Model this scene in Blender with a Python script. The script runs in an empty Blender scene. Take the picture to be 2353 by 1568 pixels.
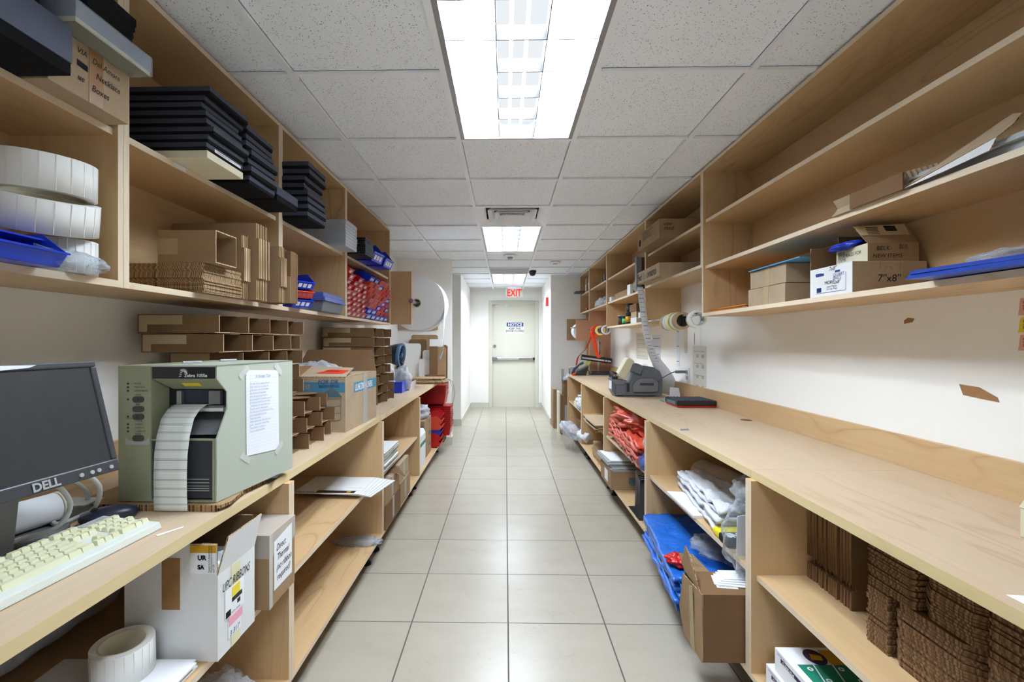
import bpy, math, random
from mathutils import Vector, Matrix, noise
random.seed(7)
C = bpy.context.scene.collection
PI = math.pi
sc = bpy.context.scene
sc.view_settings.view_transform = 'Standard'; sc.view_settings.look = 'None'
sc.view_settings.gamma = 1; sc.view_settings.use_curve_mapping = False
sc.view_settings.exposure = 2.68

# ------------------------------------------------------------------ mesh builder
class MB:
    def __init__(s): s.v=[]; s.f=[]; s.m=[]; s.smooth=[]
    def add(s, vs, fs, m=0, sm=False):
        o=len(s.v); s.v += [Vector(v) for v in vs]
        for f in fs: s.f.append([o+i for i in f]); s.m.append(m); s.smooth.append(sm)
        return s
    def box(s, x0,y0,z0,x1,y1,z1, m=0):
        if x0>x1:x0,x1=x1,x0
        if y0>y1:y0,y1=y1,y0
        if z0>z1:z0,z1=z1,z0
        return s.add([(x0,y0,z0),(x1,y0,z0),(x1,y1,z0),(x0,y1,z0),(x0,y0,z1),(x1,y0,z1),(x1,y1,z1),(x0,y1,z1)],
          [(0,3,2,1),(4,5,6,7),(0,1,5,4),(1,2,6,5),(2,3,7,6),(3,0,4,7)],m)
    def hexa(s, b, t, m=0):            # 4 bottom + 4 top corners, counter-clockwise seen from above
        return s.add(list(b)+list(t),[(0,3,2,1),(4,5,6,7),(0,1,5,4),(1,2,6,5),(2,3,7,6),(3,0,4,7)],m)
    def slab(s, pts, off, m=0, me=None):   # polygon extruded by a vector
        n=len(pts); off=Vector(off); a=[Vector(p) for p in pts]; b=[p+off for p in a]
        nr=(a[1]-a[0]).cross(a[2]-a[0])
        if nr.dot(off)<0: a,b=b,a
        me=m if me is None else me
        s.add(a+b,[tuple(reversed(range(n))),tuple(range(n,2*n))],m)
        o=len(s.v)-2*n
        for i in range(n):
            j=(i+1)%n; s.f.append([o+i,o+j,o+n+j,o+n+i]); s.m.append(me); s.smooth.append(False)
        return s
    def cyl(s, p0,p1,r0,r1=None,n=20,m=0,caps=True,sm=True):
        r1=r0 if r1 is None else r1
        p0,p1=Vector(p0),Vector(p1); d=(p1-p0).normalized()
        u=d.orthogonal().normalized(); w=d.cross(u)
        vs=[]
        for p,r in ((p0,r0),(p1,r1)):
            for i in range(n):
                a=2*PI*i/n; vs.append(p+u*math.cos(a)*r+w*math.sin(a)*r)
        s.add(vs,[(i,(i+1)%n,n+(i+1)%n,n+i) for i in range(n)],m,sm)
        if caps:
            s.add(vs[:n],[tuple(reversed(range(n)))],m); s.add(vs[n:],[tuple(range(n))],m)
        return s
    def ring(s, c, ax, ri, ro, w, n=32, m=0, mi=None):    # hollow cylinder centred on c along ax
        c=Vector(c); d=Vector(ax).normalized(); u=d.orthogonal().normalized(); q=d.cross(u)
        vs=[]
        for h,r in ((-w/2,ri),(-w/2,ro),(w/2,ro),(w/2,ri)):
            for i in range(n):
                a=2*PI*i/n; vs.append(c+d*h+(u*math.cos(a)+q*math.sin(a))*r)
        o=len(s.v); s.v+=vs; mi=m if mi is None else mi
        for k,(mm,sm) in enumerate(((m,False),(m,True),(m,False),(mi,True))):
            k2=(k+1)%4
            for i in range(n):
                j=(i+1)%n; s.f.append([o+k*n+i,o+k2*n+i,o+k2*n+j,o+k*n+j]); s.m.append(mm); s.smooth.append(sm)
        return s
    def tube(s, pts, r, n=8, m=0):
        pts=[Vector(p) for p in pts]; N=len(pts); rings=[]; up=Vector((0.13,0.07,1)).normalized()
        for i,p in enumerate(pts):
            d=(pts[min(i+1,N-1)]-pts[max(i-1,0)]).normalized()
            u=d.cross(up)
            if u.length<1e-3: u=d.orthogonal()
            u.normalize(); w=u.cross(d)
            rings.append([p+(u*math.cos(2*PI*k/n)+w*math.sin(2*PI*k/n))*r for k in range(n)])
        vs=[v for R in rings for v in R]; fs=[]
        for i in range(N-1):
            for k in range(n):
                k2=(k+1)%n; fs.append((i*n+k,(i+1)*n+k,(i+1)*n+k2,i*n+k2))
        s.add(vs,fs,m,True); s.add(rings[0],[tuple(range(n))],m); s.add(rings[-1],[tuple(reversed(range(n)))],m)
        return s
    def lathe(s, prof, c=(0,0,0), n=28, m=0):   # profile [(r,z)] round z
        c=Vector(c); vs=[]; k=len(prof)
        for r,z in prof:
            for i in range(n):
                a=2*PI*i/n; vs.append(c+Vector((r*math.cos(a),r*math.sin(a),z)))
        fs=[(j*n+i,j*n+(i+1)%n,(j+1)*n+(i+1)%n,(j+1)*n+i) for j in range(k-1) for i in range(n)]
        return s.add(vs,fs,m,True)
    def grid(s, fn, nu, nv, m=0, sm=True, closed=False):   # fn(u,v) in 0..1
        vs=[fn(i/nu,j/nv) for j in range(nv+1) for i in range(nu+1)]
        w=nu+1
        return s.add(vs,[(j*w+i,j*w+i+1,(j+1)*w+i+1,(j+1)*w+i) for j in range(nv) for i in range(nu)],m,sm)
    def blob(s, c, rad, seed=0, amp=.25, fq=3., n=24, m=0, flat=None):   # crumpled closed surface
        c=Vector(c); rad=Vector(rad); sd=Vector((seed*3.1,seed*1.7,seed*.9)); vs=[]
        n=max(n,34) if amp>.1 else n; k=n//2
        for j in range(k+1):
            t=PI*j/k
            for i in range(n):
                a=2*PI*i/n; d=Vector((math.sin(t)*math.cos(a),math.sin(t)*math.sin(a),math.cos(t)))
                q=1+amp*noise.noise(d*fq+sd)+amp*.9*abs(noise.noise(d*fq*1.9+sd))+amp*.55*abs(noise.noise(d*fq*4.2+sd))+amp*.25*noise.noise(d*fq*8+sd)
                p=Vector((d.x*rad.x,d.y*rad.y,d.z*rad.z))*q+c
                if flat is not None: p.z=max(p.z,flat)
                vs.append(p)
        fs=[(j*n+i,(j+1)*n+i,(j+1)*n+(i+1)%n,j*n+(i+1)%n) for j in range(k) for i in range(n)]
        return s.add(vs,fs,m,True)
    def xf(s, M):
        s.v=[M@v for v in s.v]; return s
    def build(s, name, mats, parent=None, off=None, bevel=0, solid=0):
        me=bpy.data.meshes.new(name)
        o3=Vector(off) if off is not None else Vector((0,0,0))
        me.from_pydata([tuple(v-o3) for v in s.v],[],s.f)
        if not isinstance(mats,(list,tuple)): mats=[mats]
        for x in mats: me.materials.append(x)
        me.polygons.foreach_set('material_index',s.m); me.polygons.foreach_set('use_smooth',s.smooth)
        me.update()
        o=bpy.data.objects.new(name,me); C.objects.link(o)
        if parent: o.parent=parent
        if bevel:
            b=o.modifiers.new('bevel','BEVEL'); b.width=bevel; b.segments=2; b.limit_method='ANGLE'
        if solid:
            b=o.modifiers.new('solid','SOLIDIFY'); b.thickness=solid; b.offset=0
        return o

def thing(name,label,cat,loc=(0,0,0),rz=0,group=None,rot=None):
    o=bpy.data.objects.new(name,None); C.objects.link(o); o.empty_display_size=.05
    o.location=loc; o.rotation_euler=rot if rot else (0,0,rz)
    o['label']=label; o['category']=cat
    if group: o['group']=group
    return o
def solo(mb,name,label,cat,mats,loc=(0,0,0),rz=0,group=None,rot=None,kind=None,world=False,bevel=0,solid=0):
    o=mb.build(name,mats,None,loc if world else None,bevel,solid)
    o.location=loc
    if not world: o.rotation_euler=rot if rot else (0,0,rz)
    o['label']=label; o['category']=cat
    if group: o['group']=group
    if kind: o['kind']=kind
    return o
def struct(mb,name,mats,**k):
    o=mb.build(name,mats,**k); o['kind']='structure'; return o
def dup(root,loc,rz=0,label=None,group=None,rot=None,scale=None):
    r=root.copy(); C.objects.link(r); r.location=loc; r.rotation_euler=rot if rot else (0,0,rz)
    if scale: r.scale=scale
    if label: r['label']=label
    if group: r['group']=group
    for ch in list(root.children):
        c=ch.copy(); C.objects.link(c); c.parent=r
        for g in list(ch.children):
            d=g.copy(); C.objects.link(d); d.parent=c
    return r
def part(parent,name,mb,mats,label=None,world=False,bevel=0,solid=0):
    off=None
    if world: off=parent.location
    o=mb.build(name,mats,parent,off,bevel,solid)
    if label: o['label']=label
    return o
_tc={}
def text(parent,s,o,xd,yd,size,mat,name='lettering',world=False,bold=0,align='LEFT',shear=0,sx=1,lift=.0006,spacing=1):
    """flat lettering laid on a surface: origin o, reading direction xd, up direction yd"""
    cu=bpy.data.curves.new('t','FONT'); cu.body=s; cu.size=size; cu.align_x=align; cu.offset=bold; cu.shear=shear
    cu.space_line=spacing; cu.resolution_u=3
    ob=bpy.data.objects.new('t',cu); C.objects.link(ob)
    dg=bpy.context.evaluated_depsgraph_get(); me=bpy.data.meshes.new_from_object(ob.evaluated_get(dg))
    bpy.data.objects.remove(ob); bpy.data.curves.remove(cu)
    me.materials.clear(); me.materials.append(mat)
    xd=Vector(xd).normalized(); n=xd.cross(Vector(yd)).normalized(); yd=n.cross(xd)
    o=Vector(o)+n*lift
    if world and parent is not None: o=o-Vector(parent.location)
    for v in me.vertices: v.co=o+xd*v.co.x*sx+yd*v.co.y
    me.name=name
    t=bpy.data.objects.new(name,me); C.objects.link(t)
    if parent is not None: t.parent=parent
    return t

# ------------------------------------------------------------------ materials
def lin(c): return tuple((x/255/12.92 if x/255<=.04045 else ((x/255+.055)/1.055)**2.4) for x in c)+(1,)
class N:
    def __init__(s,name):
        s.mt=bpy.data.materials.new(name); s.mt.use_nodes=True; s.t=s.mt.node_tree; s.t.nodes.clear()
        s.out=s.n('ShaderNodeOutputMaterial')
    def n(s,k,**kw):
        x=s.t.nodes.new(k)
        for a,b in kw.items(): setattr(x,a,b)
        return x
    def l(s,a,b): s.t.links.new(a,b)
    def coord(s,scale=(1,1,1),rot=(0,0,0),kind='Object'):
        tc=s.n('ShaderNodeTexCoord'); mp=s.n('ShaderNodeMapping'); mp.inputs['Scale'].default_value=scale; mp.inputs['Rotation'].default_value=rot
        s.l(tc.outputs[kind],mp.inputs['Vector']); return mp.outputs[0]
    def noise(s,vec,scale,detail=3,rough=.5):
        x=s.n('ShaderNodeTexNoise'); x.inputs['Scale'].default_value=scale; x.inputs['Detail'].default_value=detail; x.inputs['Roughness'].default_value=rough
        s.l(vec,x.inputs['Vector']); return x.outputs[0]
    def math(s,op,a,b=None,c=None):
        x=s.n('ShaderNodeMath',operation=op)
        for i,q in enumerate((a,b,c)):
            if q is None: continue
            if isinstance(q,(int,float)): x.inputs[i].default_value=q
            else: s.l(q,x.inputs[i])
        return x.outputs[0]
    def mix(s,f,a,b):
        x=s.n('ShaderNodeMix',data_type='RGBA')
        if isinstance(f,(int,float)): x.inputs[0].default_value=f
        else: s.l(f,x.inputs[0])
        for i,q in ((6,a),(7,b)):
            if isinstance(q,tuple): x.inputs[i].default_value=q
            else: s.l(q,x.inputs[i])
        return x.outputs[2]
    def ramp(s,f,a,b):
        x=s.n('ShaderNodeMapRange'); x.inputs[1].default_value=a; x.inputs[2].default_value=b; s.l(f,x.inputs[0]); return x.outputs[0]
    def bsdf(s,col,rough=.5,metal=0,spec=.5,bump=None,bs=.2,bd=.001,**kw):
        b=s.n('ShaderNodeBsdfPrincipled')
        if isinstance(col,tuple): b.inputs['Base Color'].default_value=col
        else: s.l(col,b.inputs['Base Color'])
        if isinstance(rough,(int,float)): b.inputs['Roughness'].default_value=rough
        else: s.l(rough,b.inputs['Roughness'])
        b.inputs['Metallic'].default_value=metal; b.inputs['Specular IOR Level'].default_value=spec
        for k,v in kw.items(): b.inputs[k.replace('_',' ')].default_value=v
        if bump is not None:
            bp=s.n('ShaderNodeBump'); bp.inputs['Strength'].default_value=bs; bp.inputs['Distance'].default_value=bd
            s.l(bump,bp.inputs['Height']); s.l(bp.outputs[0],b.inputs['Normal'])
        s.l(b.outputs[0],s.out.inputs['Surface']); return b
def flat(name,rgb,rough=.5,metal=0,spec=.5,var=.04,bs=.15,**kw):
    m=N(name); v=m.coord(); nz=m.noise(v,35,4)
    c=lin(rgb); c2=tuple(x*(1-var*2.5) for x in c[:3])+(1,)
    col=m.mix(nz,c2,c); m.bsdf(col,rough,metal,spec,bump=m.noise(v,220,2) if bs else None,bs=bs,bd=.0006,**kw); return m.mt
def wood(name,ax,rgb=(212,180,136),dark=(174,134,90)):
    m=N(name); g=m.n('ShaderNodeNewGeometry')
    # grain runs along axis ax
    sc_={'x':(.75,4,4),'y':(4,.75,4),'z':(4,4,.75)}[ax]
    mp=m.n('ShaderNodeMapping'); mp.inputs['Scale'].default_value=sc_; m.l(g.outputs['Position'],mp.inputs[0]); v=mp.outputs[0]
    n1=m.noise(v,1.15,2,.5); lines=m.math('PINGPONG',m.math('MULTIPLY',n1,11.),.5)
    lines=m.math('POWER',m.math('SUBTRACT',1.,m.math('MULTIPLY',lines,2.)),5.)
    lines=m.math('MULTIPLY',lines,m.ramp(m.noise(v,.8,1),.45,.62))
    s2={'x':(2.5,70,70),'y':(70,2.5,70),'z':(70,70,2.5)}[ax]
    mp2=m.n('ShaderNodeMapping'); mp2.inputs['Scale'].default_value=s2; m.l(g.outputs['Position'],mp2.inputs[0])
    fine=m.noise(mp2.outputs[0],1.6,3,.6)
    big=m.noise(v,.9,2)
    f=m.math('ADD',m.math('MULTIPLY',lines,.5),m.math('ADD',m.math('MULTIPLY',m.ramp(fine,.3,.75),.22),m.math('MULTIPLY',m.ramp(big,.3,.7),.25)))
    col=m.mix(f,lin(rgb),lin(dark)); m.bsdf(col,.42,0,.35,bump=fine,bs=.05,bd=.0005); return m.mt
def card(name,rgb,dk=.12,stripe=True):
    m=N(name); v=m.coord(); nz=m.noise(v,9,4,.6); nf=m.noise(m.coord((1,1,1)),260,2)
    c=lin(rgb); d=tuple(x*(1-dk*2) for x in c[:3])+(1,)
    col=m.mix(m.math('ADD',m.math('MULTIPLY',m.ramp(nz,.3,.7),.6),m.math('MULTIPLY',m.ramp(nf,.35,.65),.25)),c,d)
    m.bsdf(col,.85,0,.15,bump=nf,bs=.15,bd=.0005); return m.mt
def edge(name,a,b,axis,scale):     # cut corrugated edge: fluting between two liners
    m=N(name); sc_={'x':(scale,4,4),'y':(4,scale,4),'z':(4,4,scale),'xy':(scale,scale,4)}[axis]
    v=m.coord(sc_); nz=m.noise(v,1.5,2); m.bsdf(m.mix(m.ramp(nz,.4,.6),lin(a),lin(b)),.9,0,.1); return m.mt
def film(name,tint=(235,240,245),op=.07,rough=.12):   # thin clear plastic
    m=N(name); v=m.coord(); tr=m.n('ShaderNodeBsdfTransparent'); tr.inputs[0].default_value=lin(tint)
    b=m.n('ShaderNodeBsdfPrincipled'); b.inputs['Base Color'].default_value=lin(tint); b.inputs['Roughness'].default_value=rough; b.inputs['Specular IOR Level'].default_value=1.
    bp=m.n('ShaderNodeBump'); bp.inputs['Strength'].default_value=.7; bp.inputs['Distance'].default_value=.01; m.l(m.noise(v,22,3,.6),bp.inputs['Height']); m.l(bp.outputs[0],b.inputs['Normal'])
    lw=m.n('ShaderNodeLayerWeight'); lw.inputs[0].default_value=.35; m.l(bp.outputs[0],lw.inputs['Normal'])
    f=m.math('MINIMUM',m.math('ADD',m.math('MULTIPLY',lw.outputs['Facing'],.45),op),1.)
    ms=m.n('ShaderNodeMixShader'); m.l(f,ms.inputs[0]); m.l(tr.outputs[0],ms.inputs[1]); m.l(b.outputs[0],ms.inputs[2]); m.l(ms.outputs[0],m.out.inputs['Surface']); return m.mt
def crumple(name,rgb,rough=.35,sc_=14,bs=.8,**kw):
    m=N(name); v=m.coord(); nz=m.noise(v,sc_,4,.6); c=lin(rgb); m.bsdf(m.mix(m.ramp(nz,.3,.7),tuple(x*.8 for x in c[:3])+(1,),c),rough,0,.5,bump=nz,bs=bs,bd=.01,**kw); return m.mt
def emit(name,rgb,st):
    m=N(name); e=m.n('ShaderNodeEmission'); e.inputs[0].default_value=lin(rgb); e.inputs[1].default_value=st; m.l(e.outputs[0],m.out.inputs['Surface']); return m.mt

M={}
M['faint']=flat('faint_print',(192,187,179),.6,0,.2,.1,0)
M['wy']=wood('maple_grain_long','y'); M['wz']=wood('maple_grain_upright','z'); M['wx']=wood('maple_grain_cross','x')
M['top']=wood('maple_worktop','y',(206,184,156),(176,146,112))
M['edge']=wood('maple_edge_band','y',(228,210,184),(205,180,148)); M['edgez']=wood('maple_edge_band_upright','z',(228,210,184),(205,180,148))
M['edgec']=wood('maple_counter_edge','y',(222,202,156),(196,168,116))
M['wr']=wood('reddish_panel','z',(198,150,118),(168,118,88)); M['wb']=wood('plywood_board','z',(176,146,110),(150,118,84))
def wallmat():
    m=N('wall_paint'); v=m.coord(); a=m.noise(v,2.2,3); nz=m.noise(v,160,2)
    m.bsdf(m.mix(a,lin((247,245,240)),lin((243,240,233))),.7,0,.25,bump=nz,bs=.08,bd=.001); return m.mt
M['wall']=wallmat(); M['wall2']=flat('wall_paint_cream',(238,230,214),.7,0,.2,.01,.05)
def ceilmat():
    m=N('ceiling_tile'); v=m.coord((1,1,1)); d=m.n('ShaderNodeTexNoise'); d.inputs['Scale'].default_value=30; m.l(v,d.inputs['Vector'])
    off=m.n('ShaderNodeVectorMath',operation='MULTIPLY_ADD'); m.l(d.outputs['Color'],off.inputs[0]); off.inputs[1].default_value=(.02,.02,.02); m.l(v,off.inputs[2])
    col=None
    fs=[]
    for rot,s1,s2 in ((.5,80,175),(-.7,175,80)):
        mp=m.n('ShaderNodeMapping'); mp.inputs['Rotation'].default_value=(0,0,rot); mp.inputs['Scale'].default_value=(s1,s2,60); m.l(off.outputs[0],mp.inputs[0])
        vo=m.n('ShaderNodeTexVoronoi'); vo.inputs['Scale'].default_value=1; m.l(mp.outputs[0],vo.inputs['Vector'])
        rnd=m.n('ShaderNodeSeparateColor'); m.l(vo.outputs['Color'],rnd.inputs[0])
        th=m.math('MULTIPLY',m.ramp(rnd.outputs[0],.2,.95),.25)
        fs.append(m.math('LESS_THAN',vo.outputs['Distance'],th))
    f=m.math('MAXIMUM',fs[0],fs[1])
    m.bsdf(m.mix(f,lin((243,248,255)),lin((150,152,156))),.9,0,.1,bump=f,bs=-.3,bd=.001); return m.mt
M['ceil']=ceilmat(); M['tee']=flat('white_enamel_tee',(244,247,252),.45,0,.4,.01,0)
def floormat():
    m=N('floor_tile'); g=m.n('ShaderNodeNewGeometry'); sp=m.n('ShaderNodeSeparateXYZ'); m.l(g.outputs['Position'],sp.inputs[0])
    def line(o,x0,p,w):
        t=m.math('FRACT',m.math('ADD',m.math('DIVIDE',m.math('SUBTRACT',o,x0),p),50.))
        t=m.math('ABSOLUTE',m.math('SUBTRACT',t,.5)); return m.math('GREATER_THAN',t,.5-w/p)
    L1=line(sp.outputs[0],.013,.458,.0032); L2=line(sp.outputs[1],2.204,.4585,.0026)
    L=m.math('MAXIMUM',L1,L2)
    # tile index for variation
    ix=m.math('FLOOR',m.math('DIVIDE',m.math('SUBTRACT',sp.outputs[0],.013),.458)); iy=m.math('FLOOR',m.math('DIVIDE',m.math('SUBTRACT',sp.outputs[1],2.204),.4585))
    cb=m.n('ShaderNodeCombineXYZ'); m.l(ix,cb.inputs[0]); m.l(iy,cb.inputs[1]); wn=m.n('ShaderNodeTexWhiteNoise'); m.l(cb.outputs[0],wn.inputs[0])
    ad=m.n('ShaderNodeVectorMath',operation='MULTIPLY_ADD'); m.l(wn.outputs['Color'],ad.inputs[0]); ad.inputs[1].default_value=(9,9,9); m.l(g.outputs['Position'],ad.inputs[2])
    mp=m.n('ShaderNodeMapping'); mp.inputs['Scale'].default_value=(1,1.8,1); m.l(ad.outputs[0],mp.inputs[0])
    a=m.noise(mp.outputs[0],3.2,4,.6); vein=m.noise(mp.outputs[0],4.5,4,.6)
    vv=m.math('POWER',m.math('SUBTRACT',1.,m.math('MINIMUM',m.math('MULTIPLY',m.math('ABSOLUTE',m.math('SUBTRACT',vein,.5)),95.),1.)),3.)
    vv=m.math('MULTIPLY',vv,m.ramp(a,.42,.6))
    base=m.mix(m.ramp(a,.2,.8),lin((178,169,154)),lin((169,160,145)))
    base=m.mix(m.math('MULTIPLY',vv,.5),base,lin((150,135,115)))
    base=m.mix(m.math('MULTIPLY',wn.outputs[0],.06),base,lin((175,172,165)))
    col=m.mix(L,base,lin((84,80,72)))
    rg=m.math('ADD',.27,m.math('MULTIPLY',L,.4))
    m.bsdf(col,rg,0,.45,bump=m.math('SUBTRACT',1.,L),bs=.3,bd=.001); return m.mt
M['floor']=floormat()
M['base']=flat('baseboard_vinyl',(206,203,190),.5,0,.3,.02,0)
M['doorp']=flat('door_paint',(216,213,198),.45,0,.4,.01,.05); M['doorf']=flat('door_frame_paint',(208,205,190),.45,0,.4,.01,.05)
M['card']=card('kraft_cardboard',(166,137,104)); M['card2']=card('kraft_cardboard_brown',(128,98,69)); M['card3']=card('kraft_cardboard_pale',(184,162,134)); M['cardd']=card('kraft_cardboard_inside',(132,104,78))
M['ce']=edge('corrugated_edge',(196,168,130),(96,70,46),'xy',170); M['ce2']=edge('corrugated_edge_pale',(214,190,152),(140,112,80),'xy',150)
M['cwht']=card('white_cardboard',(226,226,224),.04); M['tapeb']=flat('brown_packing_tape',(170,128,84),.25,0,.5,.1); M['tapeg']=flat('tan_label_patch',(178,158,122),.6,0,.3,.03)
def tapem(name,rgb,f):
    m=N(name); tr=m.n('ShaderNodeBsdfTransparent'); b=m.n('ShaderNodeBsdfPrincipled'); b.inputs['Base Color'].default_value=lin(rgb); b.inputs['Roughness'].default_value=.3
    ms=m.n('ShaderNodeMixShader'); ms.inputs[0].default_value=f; m.l(tr.outputs[0],ms.inputs[1]); m.l(b.outputs[0],ms.inputs[2]); m.l(ms.outputs[0],m.out.inputs['Surface']); return m.mt
M['tapec']=tapem('clear_tape',(236,234,226),.4)
M['blk']=flat('black_velvet_board',(24,24,26),.85,0,.15,.1,.1); M['blkm']=flat('black_card',(64,69,84),.55,0,.35,.06); M['navy']=flat('navy_leatherette',(46,56,84),.45,0,.5,.08,.3)
M['bp']=flat('black_plastic',(34,35,38),.35,0,.5,.02,0); M['gp']=flat('charcoal_plastic',(106,111,120),.42,0,.4,.02,.1); M['gp2']=flat('grey_plastic',(122,124,130),.45,0,.4,.02,.1); M['lgp']=flat('light_grey_plastic',(170,172,172),.4,0,.4,.02,.05)
M['scr']=flat('dusty_screen',(58,60,62),.35,0,.5,.12,.05)
M['red']=flat('red_plastic',(196,24,30),.32,0,.5,.03,0); M['red2']=flat('faded_red_plastic',(206,104,104),.4,0,.4,.03,0); M['dred']=flat('deep_red_plastic',(176,12,18),.32,0,.5,.03,0); M['orr']=flat('orange_red_plastic',(222,78,56),.4,0,.4,.03,0)
M['blue']=flat('blue_plastic',(28,62,200),.3,0,.5,.03,0)
M['lab']=flat('white_paper_label',(238,238,240),.6,0,.3,.01,0); M['pap']=flat('white_paper',(232,234,238),.7,0,.2,.01,0); M['cream']=flat('cream_board',(226,218,192),.6,0,.3,.03)
M['labr']=flat('label_roll_paper',(236,235,230),.55,0,.3,.01,0)
M['sage']=flat('sage_grey_enamel',(178,184,168),.4,0,.4,.01,.05); M['olive']=flat('olive_grey_plastic',(150,154,126),.45,0,.4,.02,.08); M['olived']=flat('olive_button',(70,72,66),.5,0,.3,.02,0)
M['kb']=flat('beige_key_plastic',(216,214,180),.45,0,.4,.01,.05); M['kb2']=flat('grey_beige_keyboard_case',(214,218,208),.45,0,.4,.01,.05)
M['crm']=flat('cream_plastic',(220,210,180),.4,0,.4,.03,.05)
M['chr']=flat('brushed_steel',(190,190,192),.22,1,.5,.02,0); M['stl']=flat('grey_metal',(150,152,155),.35,.8,.5,.02,0)
M['film']=film('clear_plastic_film'); M['filmw']=film('cloudy_plastic_film',(236,240,246),.3,.16); M['filmb']=film('blue_clear_plastic',(110,130,220),.45,.15)
M['bagw']=crumple('white_poly_bag',(226,228,234),.4); M['bago']=crumple('orange_poly_bag',(232,92,66),.28,20); M['tarp']=crumple('blue_poly_tarp',(38,112,214),.3,18); M['tarpd']=crumple('dark_blue_poly',(16,62,112),.35,18)
M['bagb']=crumple('denim_blue_bag',(80,108,178),.4,22); M['bagy']=crumple('yellow_bag',(240,220,20),.4,16,.3); M['fab']=crumple('beige_felt',(188,170,148),.9,9,.3)
M['ink']=flat('black_ink',(28,28,32),.7,0,.2,0,0); M['inkb']=flat('blue_ink',(52,84,150),.7,0,.2,0,0); M['inkg']=flat('grey_ink',(120,124,128),.7,0,.2,0,0); M['teal']=flat('teal_blue_print',(84,140,168),.7,0,.2,.05,0); M['tealg']=flat('slate_print',(92,112,122),.7,0,.2,.05,0)
M['wink']=flat('white_print',(236,236,236),.6,0,.2,0,0); M['yel']=flat('yellow_paper',(236,212,70),.7,0,.2,.02,0); M['pink']=flat('salmon_paper',(228,176,156),.7,0,.2,.02,0); M['pnk']=flat('pink_sticker',(240,170,190),.5,0,.2,.02,0)
M['rlab']=flat('red_orange_label',(232,62,40),.5,0,.3,.02,0); M['org']=flat('amber_envelope',(214,136,50),.6,0,.3,.04,0); M['green']=flat('green_print',(34,132,106),.5,0,.3,.03,0); M['purp']=flat('dark_purple_print',(58,40,78),.5,0,.3,.03,0); M['gold']=flat('ochre_print',(210,160,44),.5,0,.3,.03,0)
M['foam']=flat('bubble_foam_roll',(246,249,253),.5,0,.2,.015,.1); M['skyb']=flat('sky_blue_folder',(90,160,210),.5,0,.3,.02,0); M['bfold']=flat('royal_blue_folder',(38,72,170),.4,0,.4,.03,0)
M['gyel']=flat('yellow_green_screen',(170,180,80),.4,0,.4,.02,0); M['otape']=flat('orange_tape',(240,74,30),.4,0,.4,.02,0); M['signr']=emit('lit_red_letter',(255,40,30),.3); M['signw']=flat('exit_sign_face',(206,222,208),.5,0,.3,.01,0)
M['nblue']=flat('notice_blue',(40,70,130),.5,0,.3,.01,0); M['rub']=flat('black_rubber',(26,26,26),.6,0,.3,0,0); M['cblue']=flat('steel_blue_plastic',(84,130,176),.35,0,.5,.02,0); M['dnav']=flat('midnight_blue_plastic',(30,38,56),.35,0,.5,.02,0)
M['brn']=flat('torn_drywall_paper',(176,132,92),.9,0,.1,.15,0); M['grn2']=flat('bright_green_label',(90,200,110),.5,0,.3,.02,0)
M['wire']=flat('grey_cable',(196,198,196),.45,0,.4,.02,0); M['felt']=flat('grey_cloth',(110,112,106),.9,0,.1,.1,.3)
LG=9.0
M['lamp']=emit('fluorescent_tube',(228,241,255),LG*1.6); M['pan']=emit('lit_acrylic_diffuser',(228,241,255),LG); M['louv']=flat('white_louver',(110,110,112),.4,0,.4,0,0)
# ------------------------------------------------------------------ camera
cam=bpy.data.cameras.new('camera'); co=bpy.data.objects.new('camera',cam); C.objects.link(co); sc.camera=co
cam.sensor_width=36; cam.lens=1066/2353*36; cam.shift_x=.01466; cam.clip_start=.05
co.location=(0,0,1.34); co.rotation_euler=(PI/2,0,.018)
w=bpy.data.worlds.new('world'); sc.world=w; w.use_nodes=True; w.node_tree.nodes['Background'].inputs[0].default_value=(.9,.95,1,1); w.node_tree.nodes['Background'].inputs[1].default_value=.3

XL,XR,ZC=-1.39,1.505,2.39
YB=-3.2
def bx(*a): return MB().box(*a)
# ------------------------------------------------------------------ room shell
struct(bx(-2.5,YB,-.05,1.7,9.6,0),'floor',M['floor'])
struct(bx(XL-.12,YB,0,XL,5.98,2.6),'wall_left',M['wall'])
struct(bx(-2.45,5.98,0,-.70,6.12,2.6),'wall_left_return',M['wall'])
struct(bx(-2.45,7.35,0,-.705,9.36,2.6),'wall_left_end',M['wall'])
struct(bx(-2.5,6.12,0,-2.38,7.35,2.6),'wall_recess',M['wall'])
struct(bx(XR,YB,0,XR+.12,7.47,2.6),'wall_right',M['wall'])
struct(bx(.73,7.47,0,XR+.12,9.36,2.6),'wall_right_end',M['wall'])
struct(bx(XL-.12,YB-.1,0,XR+.12,YB,2.6),'wall_back',M['wall'])
struct(MB().box(-.705,9.35,0,-.33,9.5,2.6).box(.668,9.35,0,.73,9.5,2.6).box(-.33,9.35,2.15,.668,9.5,2.6),'wall_far',M['wall'])
b=MB()
for a in ((-.705,9.338,0,-.33,9.35,.10),(.668,9.338,0,.73,9.35,.10)): b.box(*a)
struct(b,'baseboard_far',M['base'])
struct(bx(-.705,7.35,0,-.693,9.338,.10).box(-2.38,7.338,0,-.693,7.35,.1),'baseboard_left_end',M['base'])
struct(bx(-1.39,5.968,0,-.688,5.98,.10).box(-.70,5.98,0,-.688,6.12,.10),'baseboard_left_return',M['base'])
struct(bx(.718,7.47,0,.73,9.338,.10).box(.718,7.458,0,1.5,7.47,.10),'baseboard_right_end',M['base'])
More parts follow.
